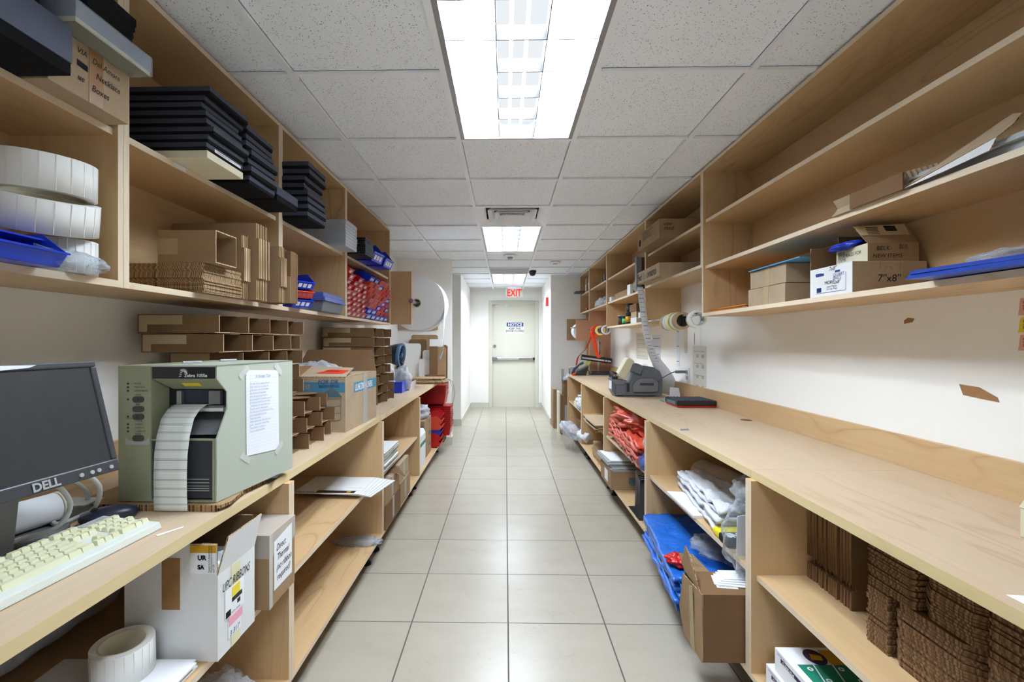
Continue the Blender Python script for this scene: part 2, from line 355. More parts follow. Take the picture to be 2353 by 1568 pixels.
# ceiling: panels between the tees, with holes for the fixtures
X=[-2.443,-2.043,-1.443,-.843,-.243,.357,.957,1.557]; Y=[1.82+.605*k for k in range(-9,13)]
holes=[(-3,),(-4,)]
FIX=[(-1.81,-.60),(1.215,2.425),(4.24,5.45),(7.265,8.475)]
def infix(x,y):
    return -.243<=x<=.357 and (any(a<y<b for a,b in FIX) or 3.635<y<4.24 or 6.66<y<7.265)
cl=MB(); tb=MB()
for i in range(len(X)-1):
    for j in range(len(Y)-1):
        cx,cy=(X[i]+X[i+1])/2,(Y[j]+Y[j+1])/2
        x0,x1=max(X[i],-2.44),min(X[i+1],1.6)
        if cy>9.3 or Y[j+1]<YB: continue
        if infix(cx,cy): continue
        cl.box(x0+.0148,Y[j]+.0148,2.4005,x1-.0148,Y[j+1]-.0148,2.412)
struct(cl,'ceiling',M['ceil'])
for x in X[1:]: tb.box(x-.0125,YB,2.388,x+.0125,9.36,2.4)
for y in Y:
    if y>9.4: continue
    for i in range(len(X)-1):
        if infix((X[i]+X[i+1])/2,y-.01) and infix((X[i]+X[i+1])/2,y+.01) and not any(abs(y-q)<.02 for f in FIX for q in f): continue
        tb.box(X[i]+.0125,y-.0125,2.388,X[i+1]-.0125,y+.0125,2.4)
struct(tb,'ceiling_grid',M['tee'])
struct(bx(-2.5,YB,2.62,1.7,9.6,2.66),'ceiling_slab',M['tee'])

# ------------------------------------------------------------------ ceiling fixtures
def fixture(y0,y1,label,emat):
    x0,x1=-.2305,.3445; a,b=y0+.0125,y1-.0125
    t=thing('ceiling_light',label,'ceiling light',((x0+x1)/2,(a+b)/2,2.388),0,'recessed louvre lights down the ceiling')
    m=MB()
    m.box(x0,a,2.388,x0+.02,b,2.5).box(x1-.02,a,2.388,x1,b,2.5).box(x0+.02,a,2.388,x1-.02,a+.012,2.5).box(x0+.02,b-.012,2.388,x1-.02,b,2.5)
    part(t,'frame',m,M['stl'],'grey metal trim',world=True)
    m=MB(); m.box(x0-.005,a-.005,2.5,x1+.005,b+.005,2.52); part(t,'housing',m,M['tee'],world=True)
    X0,X1=x0+.02,x1-.02; w=(X1-X0)/3; m=MB()
    m.box(X0,a+.012,2.47,X0+w,b-.012,2.478,0).box(X1-w,a+.012,2.47,X1,b-.012,2.478,0).box(X0+w,a+.012,2.47,X1-w,b-.012,2.478,1)
    part(t,'diffuser',m,[M['pan'],M['panc']],world=True)
    for k in (.3,.62):
        xx=X0+w+w*k; m=MB().cyl((xx,a+.05,2.452),(xx,b-.05,2.452),.007,n=12); part(t,'fluorescent_tube',m,M['lamp'],world=True)
    m=MB(); n=6; L=(b-a-.024)/n
    for k in range(1,n): m.box(X0,a+.012+L*k-.002,2.395,X1,a+.012+L*k+.002,2.448)
    for k in (1,2): m.box(X0+w*k-.0018,a+.012,2.395,X0+w*k+.0018,b-.012,2.448)
    part(t,'louvre',m,M['louv'],world=True)
M['panc']=emit('lit_diffuser_dim',(245,250,255),.145)
fixture(*FIX[0],'recessed louvre ceiling light behind the viewpoint',None)
fixture(*FIX[1],'large nearest recessed louvre ceiling light filling the top of the frame',None)
fixture(*FIX[2],'middle recessed louvre ceiling light just beyond the square air diffuser',None)
fixture(*FIX[3],'farthest recessed louvre ceiling light above the exit sign',None)
t=thing('air_diffuser','white square ceiling air diffuser with stepped vanes and dark round throat','air vent',(.057,3.94,2.388))
m=MB(); a,b=3.65,4.227; x0,x1=-.2305,.3445
def frust(m,cx,cy,h0,z0,h1,z1,th=.004):
    for s in (0,1,2,3):
        c=math.cos(s*PI/2); q=math.sin(s*PI/2)
        def r(x,y,z): return (cx+x*c-y*q,cy+x*q+y*c,z)
        m.slab([r(-h0,-h0,z0),r(h0,-h0,z0),r(h1,-h1,z1),r(-h1,-h1,z1)],(0,0,th))
frust(m,.057,3.938,.287,2.389,.22,2.43)
part(t,'frame',m,M['tee'],world=True)
for k,(h,z) in enumerate(((.20,2.392),(.145,2.386),(.09,2.38))):
    m=MB(); frust(m,.057,3.938,h,z,h-.05,z+.045); part(t,'vane',m,M['tee'],world=True)
m=MB().ring((.057,3.938,2.45),(0,0,1),.07,.11,.06); m.box(-.2,3.68,2.5,.31,4.19,2.505); part(t,'throat',m,M['gp2'],world=True)
solo(MB().box(-.2305,6.6725,2.39,.3445,7.2525,2.402),'return_grille','grey perforated ceiling panel before the farthest light','vent panel',flat('grey_perforated_panel',(168,168,166),.8,0,.2,.05,.3),world=True,loc=(.057,6.96,2.39))
def smoke(x,y,label,h=.04):
    t=thing('smoke_detector',label,'smoke detector',(x,y,2.3925)); part(t,'base',MB().lathe([(.0,0),(.07,0),(.07,-.012),(.05,-.022),(0,-.022)]),M['tee']); part(t,'sensor_cap',MB().lathe([(0,-.022),(.035,-.022),(.03,-h),(0,-h)]),M['lgp'])
smoke(.057,5.70,'round white smoke detector beyond the middle ceiling light',.045)
smoke(.665,6.2,'low round white ceiling sensor right of the smoke detector',.026)
t=thing('dome_camera','black dome security camera under the ceiling beside the far light','camera',(.41,7.0,2.3925)); part(t,'mount',MB().lathe([(0,0),(.055,0),(.055,-.03),(0,-.03)]),M['bp']); part(t,'dome',MB().lathe([(.045,-.03),(.043,-.05),(.03,-.068),(0,-.076)]),M['bp'])
# exit sign
t=thing('exit_sign','hanging ceiling exit sign with red letters above the door','exit sign',(.17,8.95,2.27))
part(t,'panel',MB().box(.005,8.94,2.185,.335,8.955,2.35),M['signw'],world=True); part(t,'canopy',MB().box(.05,8.93,2.35,.29,8.97,2.3925),M['tee'],world=True)
text(t,'EXIT',(.17,8.94,2.205),(1,0,0),(0,0,1),.19,M['signr'],'lettering',True,.004,'CENTER',0,.72)

# ------------------------------------------------------------------ far door
d=MB().box(-.265,9.40,.008,.594,9.445,2.076); o=struct(d,'door_1',M['doorp'])
m=MB().box(-.33,9.33,0,-.265,9.46,2.15).box(.594,9.33,0,.668,9.46,2.15).box(-.265,9.33,2.076,.594,9.46,2.15)
o2=struct(m,'trim_door',M['doorf'],bevel=.004)
t=thing('notice_sign','white NOTICE keep this door closed sign on the far door','sign',(.195,9.398,1.6))
part(t,'plate',MB().box(.012,9.394,1.472,.378,9.3995,1.722),M['lab'],world=True); part(t,'header',MB().box(.024,9.3925,1.632,.366,9.394,1.712),M['nblue'],world=True)
text(t,'NOTICE',(.195,9.3925,1.645),(1,0,0),(0,0,1),.078,M['wink'],'lettering',True,.002,'CENTER')
text(t,'KEEP THIS\nDOOR CLOSED',(.195,9.394,1.572),(1,0,0),(0,0,1),.062,M['ink'],'lettering',True,.001,'CENTER',0,.85,spacing=.85)
t=thing('push_bar','steel panic push bar across the far door','door bar',(.16,9.39,.98))
part(t,'rail',MB().box(-.17,9.34,.955,.56,9.385,1.005),M['chr'],world=True,bevel=.006); part(t,'latch_case',MB().box(-.26,9.33,.945,-.17,9.399,1.02),M['stl'],world=True,bevel=.006); part(t,'end_cap',MB().box(.56,9.335,.952,.592,9.399,1.008),M['bp'],world=True)
part(t,'end_cap',MB().box(-.275,9.335,.952,-.26,9.399,1.012),M['bp'],world=True)
part(t,'push_pad',MB().box(-.15,9.325,.965,.27,9.34,.995),M['lgp'],world=True)
solo(MB().cyl((0,0,0),(0,-.012,0),.034).cyl((0,-.012,0),(0,-.016,0),.018),'lock_cylinder','round steel lock cylinder above the push bar','lock',M['stl'],(-.215,9.3995,1.235))
for x in (-.165,.02): solo(MB().box(-.03,-.02,-.02,.03,0,.02).box(-.015,-.03,-.012,.015,-.02,.012),'door_contact','small white contact block at the top of the far door','door contact',M['lab'],(x,9.3995,2.05),group='white contacts on top of the far door')
t=thing('light_switch','white light switch plate left of the far door','light switch',(-.475,9.349,1.18)); part(t,'plate',MB().box(-.037,-.008,-.057,.037,0,.057),M['lab'],bevel=.002); part(t,'toggle',MB().box(-.008,-.02,-.012,.008,-.008,.012),M['lab'])
t=thing('fire_alarm','red fire alarm strobe on the right corridor wall','fire alarm',(.729,7.9,1.99)); part(t,'body',MB().box(-.04,-.06,-.06,0,.06,.09),M['red'],bevel=.006); part(t,'strobe_lens',MB().box(-.07,-.04,-.05,-.04,.04,.0),M['lab'],bevel=.01)

# ------------------------------------------------------------------ cabinets
def wb(x0,y0,z0,x1,y1,z1,front):   # board with an edge band on its front face (front='x0' or 'x1')
    m=MB().box(x0,y0,z0,x1,y1,z1); m.m[3 if front=='x1' else 5]=1; return m
TH=.019
def cabinet(name,label,side,xf,xb,y0,y1,z0,z1,shelves,top=True,back=True,group=None,recess=.015,bottom=True,feet=False,legs=None):
    t=thing(name,label,'cabinet',((xf+xb)/2,(y0+y1)/2,z0 if not feet else 0),0,group)
    fr='x1' if side=='L' else 'x0'; s=1 if side=='L' else -1
    W=[M['wz'],M['edgez']]; Wy=[M['wy'],M['edge']]
    part(t,'side_panel',wb(xb,y0,z0,xf,y0+TH,z1,fr),W,world=True); part(t,'side_panel',wb(xb,y1-TH,z0,xf,y1,z1,fr),W,world=True)
    if top: part(t,'top_panel',wb(xb,y0+TH,z1-TH,xf,y1-TH,z1,fr),Wy,world=True)
    if bottom: part(t,'bottom_panel',wb(xb,y0+TH,z0,xf,y1-TH,z0+TH,fr),Wy,world=True)
    if back: part(t,'back_panel',MB().box(xb,y0+TH,z0+(TH if bottom else 0),xb+s*.006,y1-TH,z1-(TH if top else 0)),M['wy'],world=True)
    for q in shelves: part(t,'shelf',wb(xb+s*.006,y0+TH,q-TH,xf-s*recess,y1-TH,q,fr),Wy,world=True)
    if feet:
        for yy in (y0+.09,y1-.09):
            for xx in (xf-s*.075,xb+s*.08):
                f=MB().cyl((xx,yy,0),(xx,yy,.012),.028,.026,n=14).cyl((xx,yy,.012),(xx,yy,z0),.016,n=14); part(t,'leveling_foot',f,M['rub'],world=True)
    return t
g='maple wall cabinets along the left wall'
UL,UR=-1.08,1.20; ZU=1.49
zt=ZC-.004
cabinet('wall_cabinet','open maple wall cabinet above the monitor, nearest on the left','L',UL,XL+.001,.377,1.2935,ZU,zt,[1.934],group=g)
cabinet('wall_cabinet','open maple wall cabinet above the label printer with black boxes on its shelf','L',UL,XL+.001,1.2945,2.2115,ZU,zt,[1.934],group=g)
cabinet('wall_cabinet','open maple wall cabinet with tall stack of black boxes over blue tray','L',UL,XL+.001,2.2125,3.1295,ZU,zt,[1.934],group=g)
u3=cabinet('wall_cabinet','farthest left maple wall cabinet, packed with red bins','L',UL,XL+.001,3.1305,4.329,ZU,zt,[1.934],group=g)
g='maple wall cabinets along the right wall'
cabinet('wall_cabinet','long open maple wall cabinet, nearest on the right, with three shelves','R',UR,XR-.001,.44,2.8555,ZU,zt,[2.077,1.797],group=g)
cabinet('wall_cabinet','short maple wall cabinet holding two long shipping cartons above tape rod','R',UR,XR-.001,2.8565,4.0,1.79,zt,[2.077],group=g)
cabinet('wall_cabinet','maple wall cabinet with black tins and small boxes on its lowest shelf','R',UR,XR-.001,4.001,5.53,ZU,zt,[2.077,1.797],group=g)
cabinet('wall_cabinet','narrow maple wall cabinet holding small plastic bags, second from the far end','R',UR,XR-.001,5.531,6.655,1.77,zt,[2.077],group=g)
cabinet('wall_cabinet','farthest right maple wall cabinet beside the end wall','R',UR,XR-.001,6.676,7.455,1.77,zt,[2.077],group=g)
solo(wb(UR,6.656,.871,XR-.001,6.675,1.77,'x0'),'divider_panel','tall reddish maple panel standing on the far end of the right worktop','panel',[M['wr'],M['edgez']],world=True,loc=(1.35,6.665,.87))
solo(MB().box(1.30,7.44,.0,XR-.001,7.456,1.769),'end_panel','olive maple panel against the end wall below the farthest cabinet','panel',M['wz'],world=True,loc=(1.4,7.45,0))
def sidefin(x0,x1,y,z0,z1,label,mat):
    solo(MB().box(x0,y,z0,x1,y+.019,z1),'bracket_panel',label,'panel',mat,world=True,loc=((x0+x1)/2,y,z0),bevel=.001)
sidefin(-1.078,-.877,4.33,1.495,1.993,'maple bracket board at the end of the left cabinets holding the foam roll rod',M['wz'])
sidefin(1.01,1.199,6.655,1.345,1.64,'maple bracket board at the far right cabinet in front of the small foam roll',M['wr'])
# base cabinets and worktops
BL,BR=-.757,.876; g='maple base cabinets under the left worktop'
for y0,y1,l in ((.41,1.629,'nearest left base cabinet holding the white ribbon carton'),(1.63,2.859,'second left base cabinet, nearly empty, with express envelopes'),(2.86,4.099,'third left base cabinet with stacked flat mailers and taped cartons'),(4.10,5.68,'farthest left base cabinet with brown carton and red bins')):
    cabinet('base_cabinet','maple '+l,'L',BL,XL+.001,y0,y1,.135,.84,[.50] if y0<4 else [],top=False,group=g,feet=True,recess=.02)
g='maple base cabinets under the right worktop'
for y0,y1,l in ((.45,1.689,'nearest right base cabinet packed with flat cardboard blanks'),(1.69,2.919,'second right base cabinet with white bags over blue tarps'),(2.92,4.149,'third right base cabinet with orange bags'),(4.15,5.379,'fourth right base cabinet with flattened cartons on its shelf'),(5.38,6.57,'farthest right base cabinet with small bottles and bags')):
    cabinet('base_cabinet','maple '+l,'R',BR,XR-.001,y0,y1,.135,.84,[.505],top=False,group=g,feet=True,recess=.02)
def worktop(name,label,x0,x1,y0,y1,fr):
    m=MB().box(x0,y0,.8405,x1,y1,.87); m.m[3 if fr=='x1' else 5]=1; m.m[2]=1; m.m[4]=1
    return solo(m,name,label,'worktop',[M['top'],M['edgec']],world=True,loc=((x0+x1)/2,(y0+y1)/2,.87),bevel=.0008)
worktop('worktop','long maple worktop along the left wall under the printer',XL+.001,-.777,.40,5.965,'x1')
worktop('worktop','nearest bare maple worktop section along the right wall',.896,XR-.001,.44,1.7095,'x0')
worktop('worktop','middle maple worktop section with the black storage case on the right',.896,XR-.001,1.711,4.169,'x0')
worktop('worktop','far maple worktop section carrying the phone and tape machine',.896,XR-.001,4.1705,6.57,'x0')
for n,x0,x1,y0,y1,l in (('backsplash',XL+.001,XL+.02,.40,5.965,'low maple backsplash strip along the left wall'),('backsplash',XR-.02,XR-.001,.44,1.05,'low maple backsplash strip at the near end of the right wall'),('backsplash',XR-.02,XR-.001,1.051,3.95,'low maple backsplash strip behind the bare right worktop'),('backsplash',XR-.02,XR-.001,3.951,6.57,'low maple backsplash strip behind the tape machine')):
    solo(MB().box(x0,y0,.8705,x1,y1,.987),n,l,'backsplash',M['wy'],world=True,loc=(x0,y0,.87))
M['gap']=flat('label_gap_liner',(228,227,221),.5,0,.3,.01,0)
# ------------------------------------------------------------------ generic goods
def carton_parts(t,w,d,h,mat,flaps=(),closed=True,tape=None,inside=None,th=.004,name='carton_body',crush=0):
    ins=inside or M['cardd']
    m=MB()
    if closed:
        m.box(0,0,0,w,d,h)
    else:
        m.box(0,0,0,w,d,th).box(0,0,th,w,th,h).box(0,d-th,th,w,d,h).box(0,th,th,th,d-th,h).box(w-th,th,th,w,d-th,h)
        for k in range(1,5):     # inner faces
            pass
    part(t,name,m,[mat,ins],bevel=.0015 if closed else 0)
    for sd,ln,ang in flaps:
        a=math.radians(ang); s_,c_=math.sin(a)*ln,math.cos(a)*ln
        if sd=='y0': p=[(0,0,h),(w,0,h),(w,-s_,h+c_),(0,-s_,h+c_)]; off=(0,th*c_/ln,th*s_/ln)
        if sd=='y1': p=[(0,d,h),(w,d,h),(w,d+s_,h+c_),(0,d+s_,h+c_)]; off=(0,-th*c_/ln,th*s_/ln)
        if sd=='x0': p=[(0,0,h),(0,d,h),(-s_,d,h+c_),(-s_,0,h+c_)]; off=(th*c_/ln,0,th*s_/ln)
        if sd=='x1': p=[(w,0,h),(w,d,h),(w+s_,d,h+c_),(w+s_,0,h+c_)]; off=(-th*c_/ln,0,th*s_/ln)
        f=MB().slab(p,off,0,1); part(t,'flap',f,[mat if ang>-40 else mat,M['ce']])
    if tape=='top_y':
        part(t,'packing_tape',MB().box(w*.4,-.0008,h-.03,w*.4+.05,d+.0008,h+.0008),M['tapec'])
    if tape=='x': part(t,'packing_tape',MB().box(-.0008,d*.42,h*.1,w+.0008,d*.42+.048,h+.0008),M['tapec'])
    return t
def carton(name,label,w,d,h,loc,mat=None,rz=0,group=None,**k):
    t=thing(name,label,'box',loc,rz,group); return carton_parts(t,w,d,h,mat or M['card'],**k)

# ------------------------------------------------------------------ flat black boxes
def lidbox(label,w,d,h,loc,rz=0,mat=None,group=None,name='jewelry_box',lid=.6):
    mat=mat or M['blkm']; t=thing(name,label,'box',loc,rz,group)
    part(t,'tray',MB().box(.002,.002,0,w-.002,d-.002,h*(1-lid)+.001),M['blk'],bevel=.001)
    part(t,'lid',MB().box(0,0,h*(1-lid),w,d,h),mat,bevel=.0015); return t
R=random.uniform
# pile 1 (near) : y 1.483-1.693, front x -.966 ; cream tray lowest
g='flat black boxes, nearest pile on the left wall shelf'
t=thing('cream_tray','cream lidded tray at the bottom of the nearest pile of flat black boxes','tray',(-1.30,1.485,1.9345)); part(t,'tray',MB().box(0,0,0,.335,.205,.024),M['cream'],bevel=.001)
zz=1.959; hs=[.026,.026,.025,.026,.026,.025,.026,.026]; dx=[0,.004,.022,0,-.002,-.014,-.010,.012]
for i,h in enumerate(hs):
    lidbox('flat black box with white edge label, just above the cream tray' if i==0 else 'flat black box in the nearest pile on the left shelf, above the cream tray',.335,.205+(.02 if i>5 else 0),h-.0008,(-1.30+dx[i],1.485+R(-.004,.004)-(.0 if i<6 else .0),zz),R(-.012,.012),group=None if i==0 else g); zz+=h
o=solo(MB().box(-.9628,1.52,1.966,-.962,1.67,1.976),'edge_label','white lettered strip on the edge of a lower black box','label',M['lab'],world=True,loc=(-.962,1.6,1.966))
text(o,'LUCIA BEADS 2009',(-.962,1.53,1.9675),(0,1,0),(0,0,1),.009,M['inkg'],'lettering',True)
# pile 2
g='flat black boxes, middle pile on the left wall shelf'; zz=1.9345
for i in range(7):
    h=.031; lidbox('flat black box in the middle pile on the left shelf, beyond the cream tray',.33,.20,h-.001,(-1.29+(0,.012,0,.012,-.003,-.01,-.005)[i],1.715+R(-.004,.006),zz),R(-.02,.02),group=g); zz+=h
lidbox('single thicker black box sticking out at the foot of the middle pile',.33,.196,.06,(-1.289,1.932,1.9345),0)
solo(MB().box(-1.0945,1.515,1.917,-1.0938,1.57,1.932),'shelf_tag','small white handwritten tag on the shelf edge below the black boxes','label',M['lab'],world=True,loc=(-1.094,1.54,1.917))
# pile 3 in the next cabinet
g='flat black boxes stacked in the cabinet above the blue tray'; zz=1.9345
for i in range(8):
    h=.0345; lidbox('flat black box in the tall pile above the blue tray',.30,.215,h-.001,(-1.255+(0,.006,.002,.0,-.018,-.012,.006,.004)[i],2.25-.06+R(-.003,.005)+.035,zz),R(-.02,.02),group=g)
    if i==2: pass
    zz+=h
# clear organiser trays
t0=thing('clear_tray','clear ribbed plastic tray in the stack at the far end of the shelf','tray',(-1.27,2.87,1.9345),0,'clear ribbed trays on the left shelf')
m=MB().box(0,0,0,.275,.22,.002).box(0,0,.002,.275,.002,.019).box(0,.218,.002,.275,.22,.019).box(0,.002,.002,.002,.218,.019).box(.273,.002,.002,.275,.218,.019)
part(t0,'tray',m,M['filmw']); m=MB()
for i in range(1,9): m.box(.0305*i-.0005,.003,.002,.0305*i+.0005,.217,.017)
part(t0,'divider',m,M['filmw']); m=MB().box(-.002,-.002,.0165,.277,.0,.020).box(.275,-.002,.0165,.278,.222,.020); part(t0,'rim',m,M['lgp'] if False else M['filmw'])
for i in range(1,8): dup(t0,(-1.27+R(-.002,.002),2.87,1.9345+.0205*i),R(-.01,.01))
# black display trays
t0=thing('black_tray','thin black slotted display tray stacked beside the blue bins','tray',(-1.25,3.16,1.9345),0,'black slotted trays on the left shelf')
part(t0,'tray',MB().box(0,0,.003,.29,.2,.011),M['bp']); m=MB()
for i in range(7): m.box(.286,.008+.027*i,.0,.291,.022+.027*i,.0125)
part(t0,'front_clip',m,M['blkm'])
for i in range(1,9): dup(t0,(-1.25+R(-.003,.003),3.16,1.9345+.0132*i),R(-.01,.01))

# ------------------------------------------------------------------ stacking bins
def bin_mesh(w,d,h):
    """open storage bin, mouth towards +x, origin at its back left foot"""
    m=MB(); t=.003
    m.box(0,0,0,d*.92,w,t)
    for y in (0,w-t): m.slab([(0,y,0),(d*.92,y,0),(d,y,h*.42),(d*.78,y,h),(0,y,h)],(0,t,0))
    m.box(0,t,t,t,w-t,h)
    m.slab([(d*.92,t,0),(d*.92,w-t,0),(d,w-t,h*.42),(d,t,h*.42)],(-t,0,0))
    m.box(d*.985,-.002,h*.38,d*1.015,w+.002,h*.44)
    return m
def binproto(w,d,h,mat,labeln=1,name='storage_bin',lm=None):
    t=thing(name,'x','bin',(0,0,-50)); tub=part(t,'tub',bin_mesh(w,d,h),mat)
    for i in range(labeln):
        a=w*(.16+.76*i/labeln); b_=a+w*.76/labeln*(.7 if labeln>1 else .62)
        part(tub,'label',MB().slab([(d*.935,a,h*.1),(d*.935,b_,h*.1),(d*.985,b_,h*.31),(d*.985,a,h*.31)],(.0012,0,-.0004)),lm or M['lab'])
    return t
pr={}
def pb(key,*a,**k):
    if key not in pr: pr[key]=(binproto(*a,**k),[False])
    return pr[key]
def putbin(key,loc,label,group,rz=0,rot=None):
    p,used=pr[key]
    if not used[0]:
        used[0]=True; r=p; p.location=loc; p.rotation_euler=rot if rot else (0,0,rz); p['label']=label
    else: r=dup(p,loc,rz,label,None,rot)
    if 'group' in r: del r['group']
    if group: r['group']=group
    return r
pb('r1',.092,.25,.075,M['red']); pb('r2',.092,.25,.075,M['red2'],lm=M['lab']); pb('b1',.11,.26,.085,M['blue'],3); pb('r3',.11,.26,.08,M['orr'],3,lm=M['red2']); pb('p3',.11,.27,.08,M['red2'],2,lm=M['red2']); pb('bb',.2,.3,.15,M['blue'],3,lm=M['lab'])
cols=[(3.17,'r1',9,'first column of red bins beside the cabinet divider'),(3.275,'r1',7,'second column of red bins'),(3.385,'r1',8,'tall third column of red bins'),(3.495,'r1',7,'fourth column of red bins')]
for y,k,n,l in cols:
    z=1.51
    for i in range(n):
        kk='r2' if (i==0 or (k=='r1' and (i*7+int(y*100))%5==0)) else k
        off=.0+(.012 if i>n-3 else 0)
        putbin(kk,(-1.325+off+R(-.004,.004),y+R(-.003,.003),z),'small '+('faded ' if kk=='r2' else '')+'red bin in the '+l,('faded ' if kk=='r2' else '')+'red bins in the '+l,rot=(0,-.02,R(-.02,.02))); z+=.0365
stack=[(3.61,['b1','b1','p3','p3','r3','r3','r3','b1']),(3.74,['b1','b1','r3','p3','p3','p3','p3','b1']),(3.87,['b1','r3','b1','p3','r3','r3','b1','p3']),(4.0,['b1','r3','r3','b1','p3','r3','r3','p3']),(4.13,['b1','r3','b1','r3','b1','p3','r3'])]
cn={'b1':'blue','r3':'bright red','p3':'faded pink-red'}; on=['fifth','sixth','seventh','eighth','farthest']
for ci,(y,ks) in enumerate(stack):
    z=1.51
    for i,k in enumerate(ks):
        putbin(k,(-1.335+.004*i,y,z),'%s divided bin in the %s column of bins in the far left cabinet'%(cn[k],on[ci]),'%s bins, %s column in the far left cabinet'%(cn[k],on[ci]),rot=(0,-.02,R(-.03,.03))); z+=.042
putbin('bb',(-1.26,3.42,1.9345),'large blue bin tipped beside the black slotted trays',None,rot=(0,0,-.1))
q=putbin('bb',(-1.245,3.68,1.9345),'large blue bin at the far end of the upper left shelf, white label strips',None,rot=(0,0,-.05))
g=None
for i,(k,l) in enumerate((('b1','lowest of the three bins between the kraft bundle and blue tray, blue'),('r3','red bin in the middle of the small pile beside the blue tray'),('b1','topmost blue bin of the small pile beside the blue tray'))):
    putbin(k,(-1.27,2.40+.012*i,1.51+.048*i),l,None,rz=-.5)
t=thing('lidded_tray','grey tray with translucent blue lid on the bottom left shelf','tray',(-1.30,2.62,1.5095),.03)
part(t,'tub',MB().hexa([(.01,.01,0),(.25,.01,0),(.25,.35,0),(.01,.35,0)],[(0,0,.065),(.265,0,.065),(.265,.365,.065),(0,.365,.065)]),M['gp'],bevel=.006)
part(t,'lid',MB().box(-.006,-.006,.065,.272,.372,.085).box(.005,.005,.085,.26,.36,.112),M['filmb'],bevel=.004); part(t,'rim',MB().box(-.01,-.01,.062,.276,.376,.068),M['filmb'])

# ------------------------------------------------------------------ top left cabinet
lidbox('large navy box at the top left corner of the picture',.37,.45,.11,(-1.342,.575,1.9345),0,M['navy'],name='navy_box',lid=.75)
lidbox('navy box lying on the large navy box, touching the cabinet top',.35,.40,.26,(-1.352,.585,2.046),0,M['navy'],name='navy_box',lid=.8)
t=carton('carton','kraft carton with handwritten necklace boxes note beside the navy box',.325,.225,.135,(-1.36,1.032,1.9345),M['card3'])
part(t,'packing_tape',MB().box(.3255,.102,.0,.3262,.143,.1352).box(.1,.102,.1352,.3262,.143,.136),M['tapeb'])
for s_,y,z,q_ in (('VIA',.068,.105,.021),('Del Amore',.110,.102,.021),('ue',.070,.040,.022),('Necklace',.120,.068,.023),('Boxes',.108,.032,.024)):
    text(t,s_,(.3262,y,z),(0,1,-.02),(0,0,1),q_,M['ink'],bold=0,shear=.25,sx=.86)
part(t,'scribble',MB().slab([(.3258,.070,.074),(.3258,.098,.071),(.3258,.098,.085),(.3258,.070,.088)],(.0008,0,0)),M['ink'])
t=thing('cream_box','cream flat box in shiny clear wrap lying on the necklace carton','box',(-1.335,1.04,2.0702)); part(t,'tray',MB().box(0,0,0,.355,.222,.012),M['cream']); part(t,'lid',MB().box(-.002,-.002,.012,.357,.224,.05),flat('silver_grey_board',(152,158,176),.25,0,.6,.03)); part(t,'wrap',MB().box(-.004,-.0035,.0,.3600,.2255,.051),M['film'])
for i,(yy,z) in enumerate(((1.055,2.1215),(1.045,2.158))):
    lidbox(['lower','upper'][i]+' black velvet box on the wrapped cream box',.36,.14+.02*i,.035,(-1.335,yy,z),.03,M['blk'],name='velvet_box')
# label rolls
def labelroll(label,c,rot,ri,ro,w,mat=None,core=True):
    t=thing('label_roll',label,'label roll',c,0,None,rot)
    part(t,'paper',MB().ring((0,0,w/2),(0,0,1),ri,ro,w,48),mat or M['labr'])
    m=MB()
    for k in range(0,24): 
        a=2*PI*k/24; m.box(-.0007,0,0,.0007,.0004,w-.006); 
    n=22; m=MB()
    for k in range(n):
        a=2*PI*k/n; cx,cy=math.cos(a)*(ro+.0002),math.sin(a)*(ro+.0002); u=(-math.sin(a)*.0009,math.cos(a)*.0009)
        m.slab([(cx-u[0],cy-u[1],.002),(cx+u[0],cy+u[1],.002),(cx+u[0],cy+u[1],w-.002),(cx-u[0],cy-u[1],w-.002)],(math.cos(a)*.0004,math.sin(a)*.0004,0))
    part(t,'label_gaps',m,M['gap'])
    if core: part(t,'core',MB().ring((0,0,w/2),(0,0,1),ri-.004,ri,w,40),M['cream'])
    return t
labelroll('white label roll standing at the bottom of the pile in the nearest left cabinet',(-1.115,1.165,1.5095),(0,0,0),.04,.058,.085)
labelroll('tilted wide white label roll in the middle of the pile',(-1.14,1.12,1.615),(.16,.22,0),.085,.108,.078)
labelroll('upper wide white label roll on top of the pile in the nearest left cabinet',(-1.14,1.125,1.70),(.05,.06,0),.082,.102,.085)
t=thing('blue_tray','shallow blue plastic tray at the left edge of the picture','tray',(-1.25,.88,1.5095),.05); part(t,'tub',bin_mesh(.16,.25,.075).box(.05,.0,.06,.2,.16,.064),M['blue'])
o=solo(MB().blob((0,0,.02),(.055,.1,.026),3,.35,3.5,30,flat=0),'plastic_bag','crumpled clear plastic bag in front of the label rolls','plastic bag',M['film'],(-1.07,1.10,1.5095))

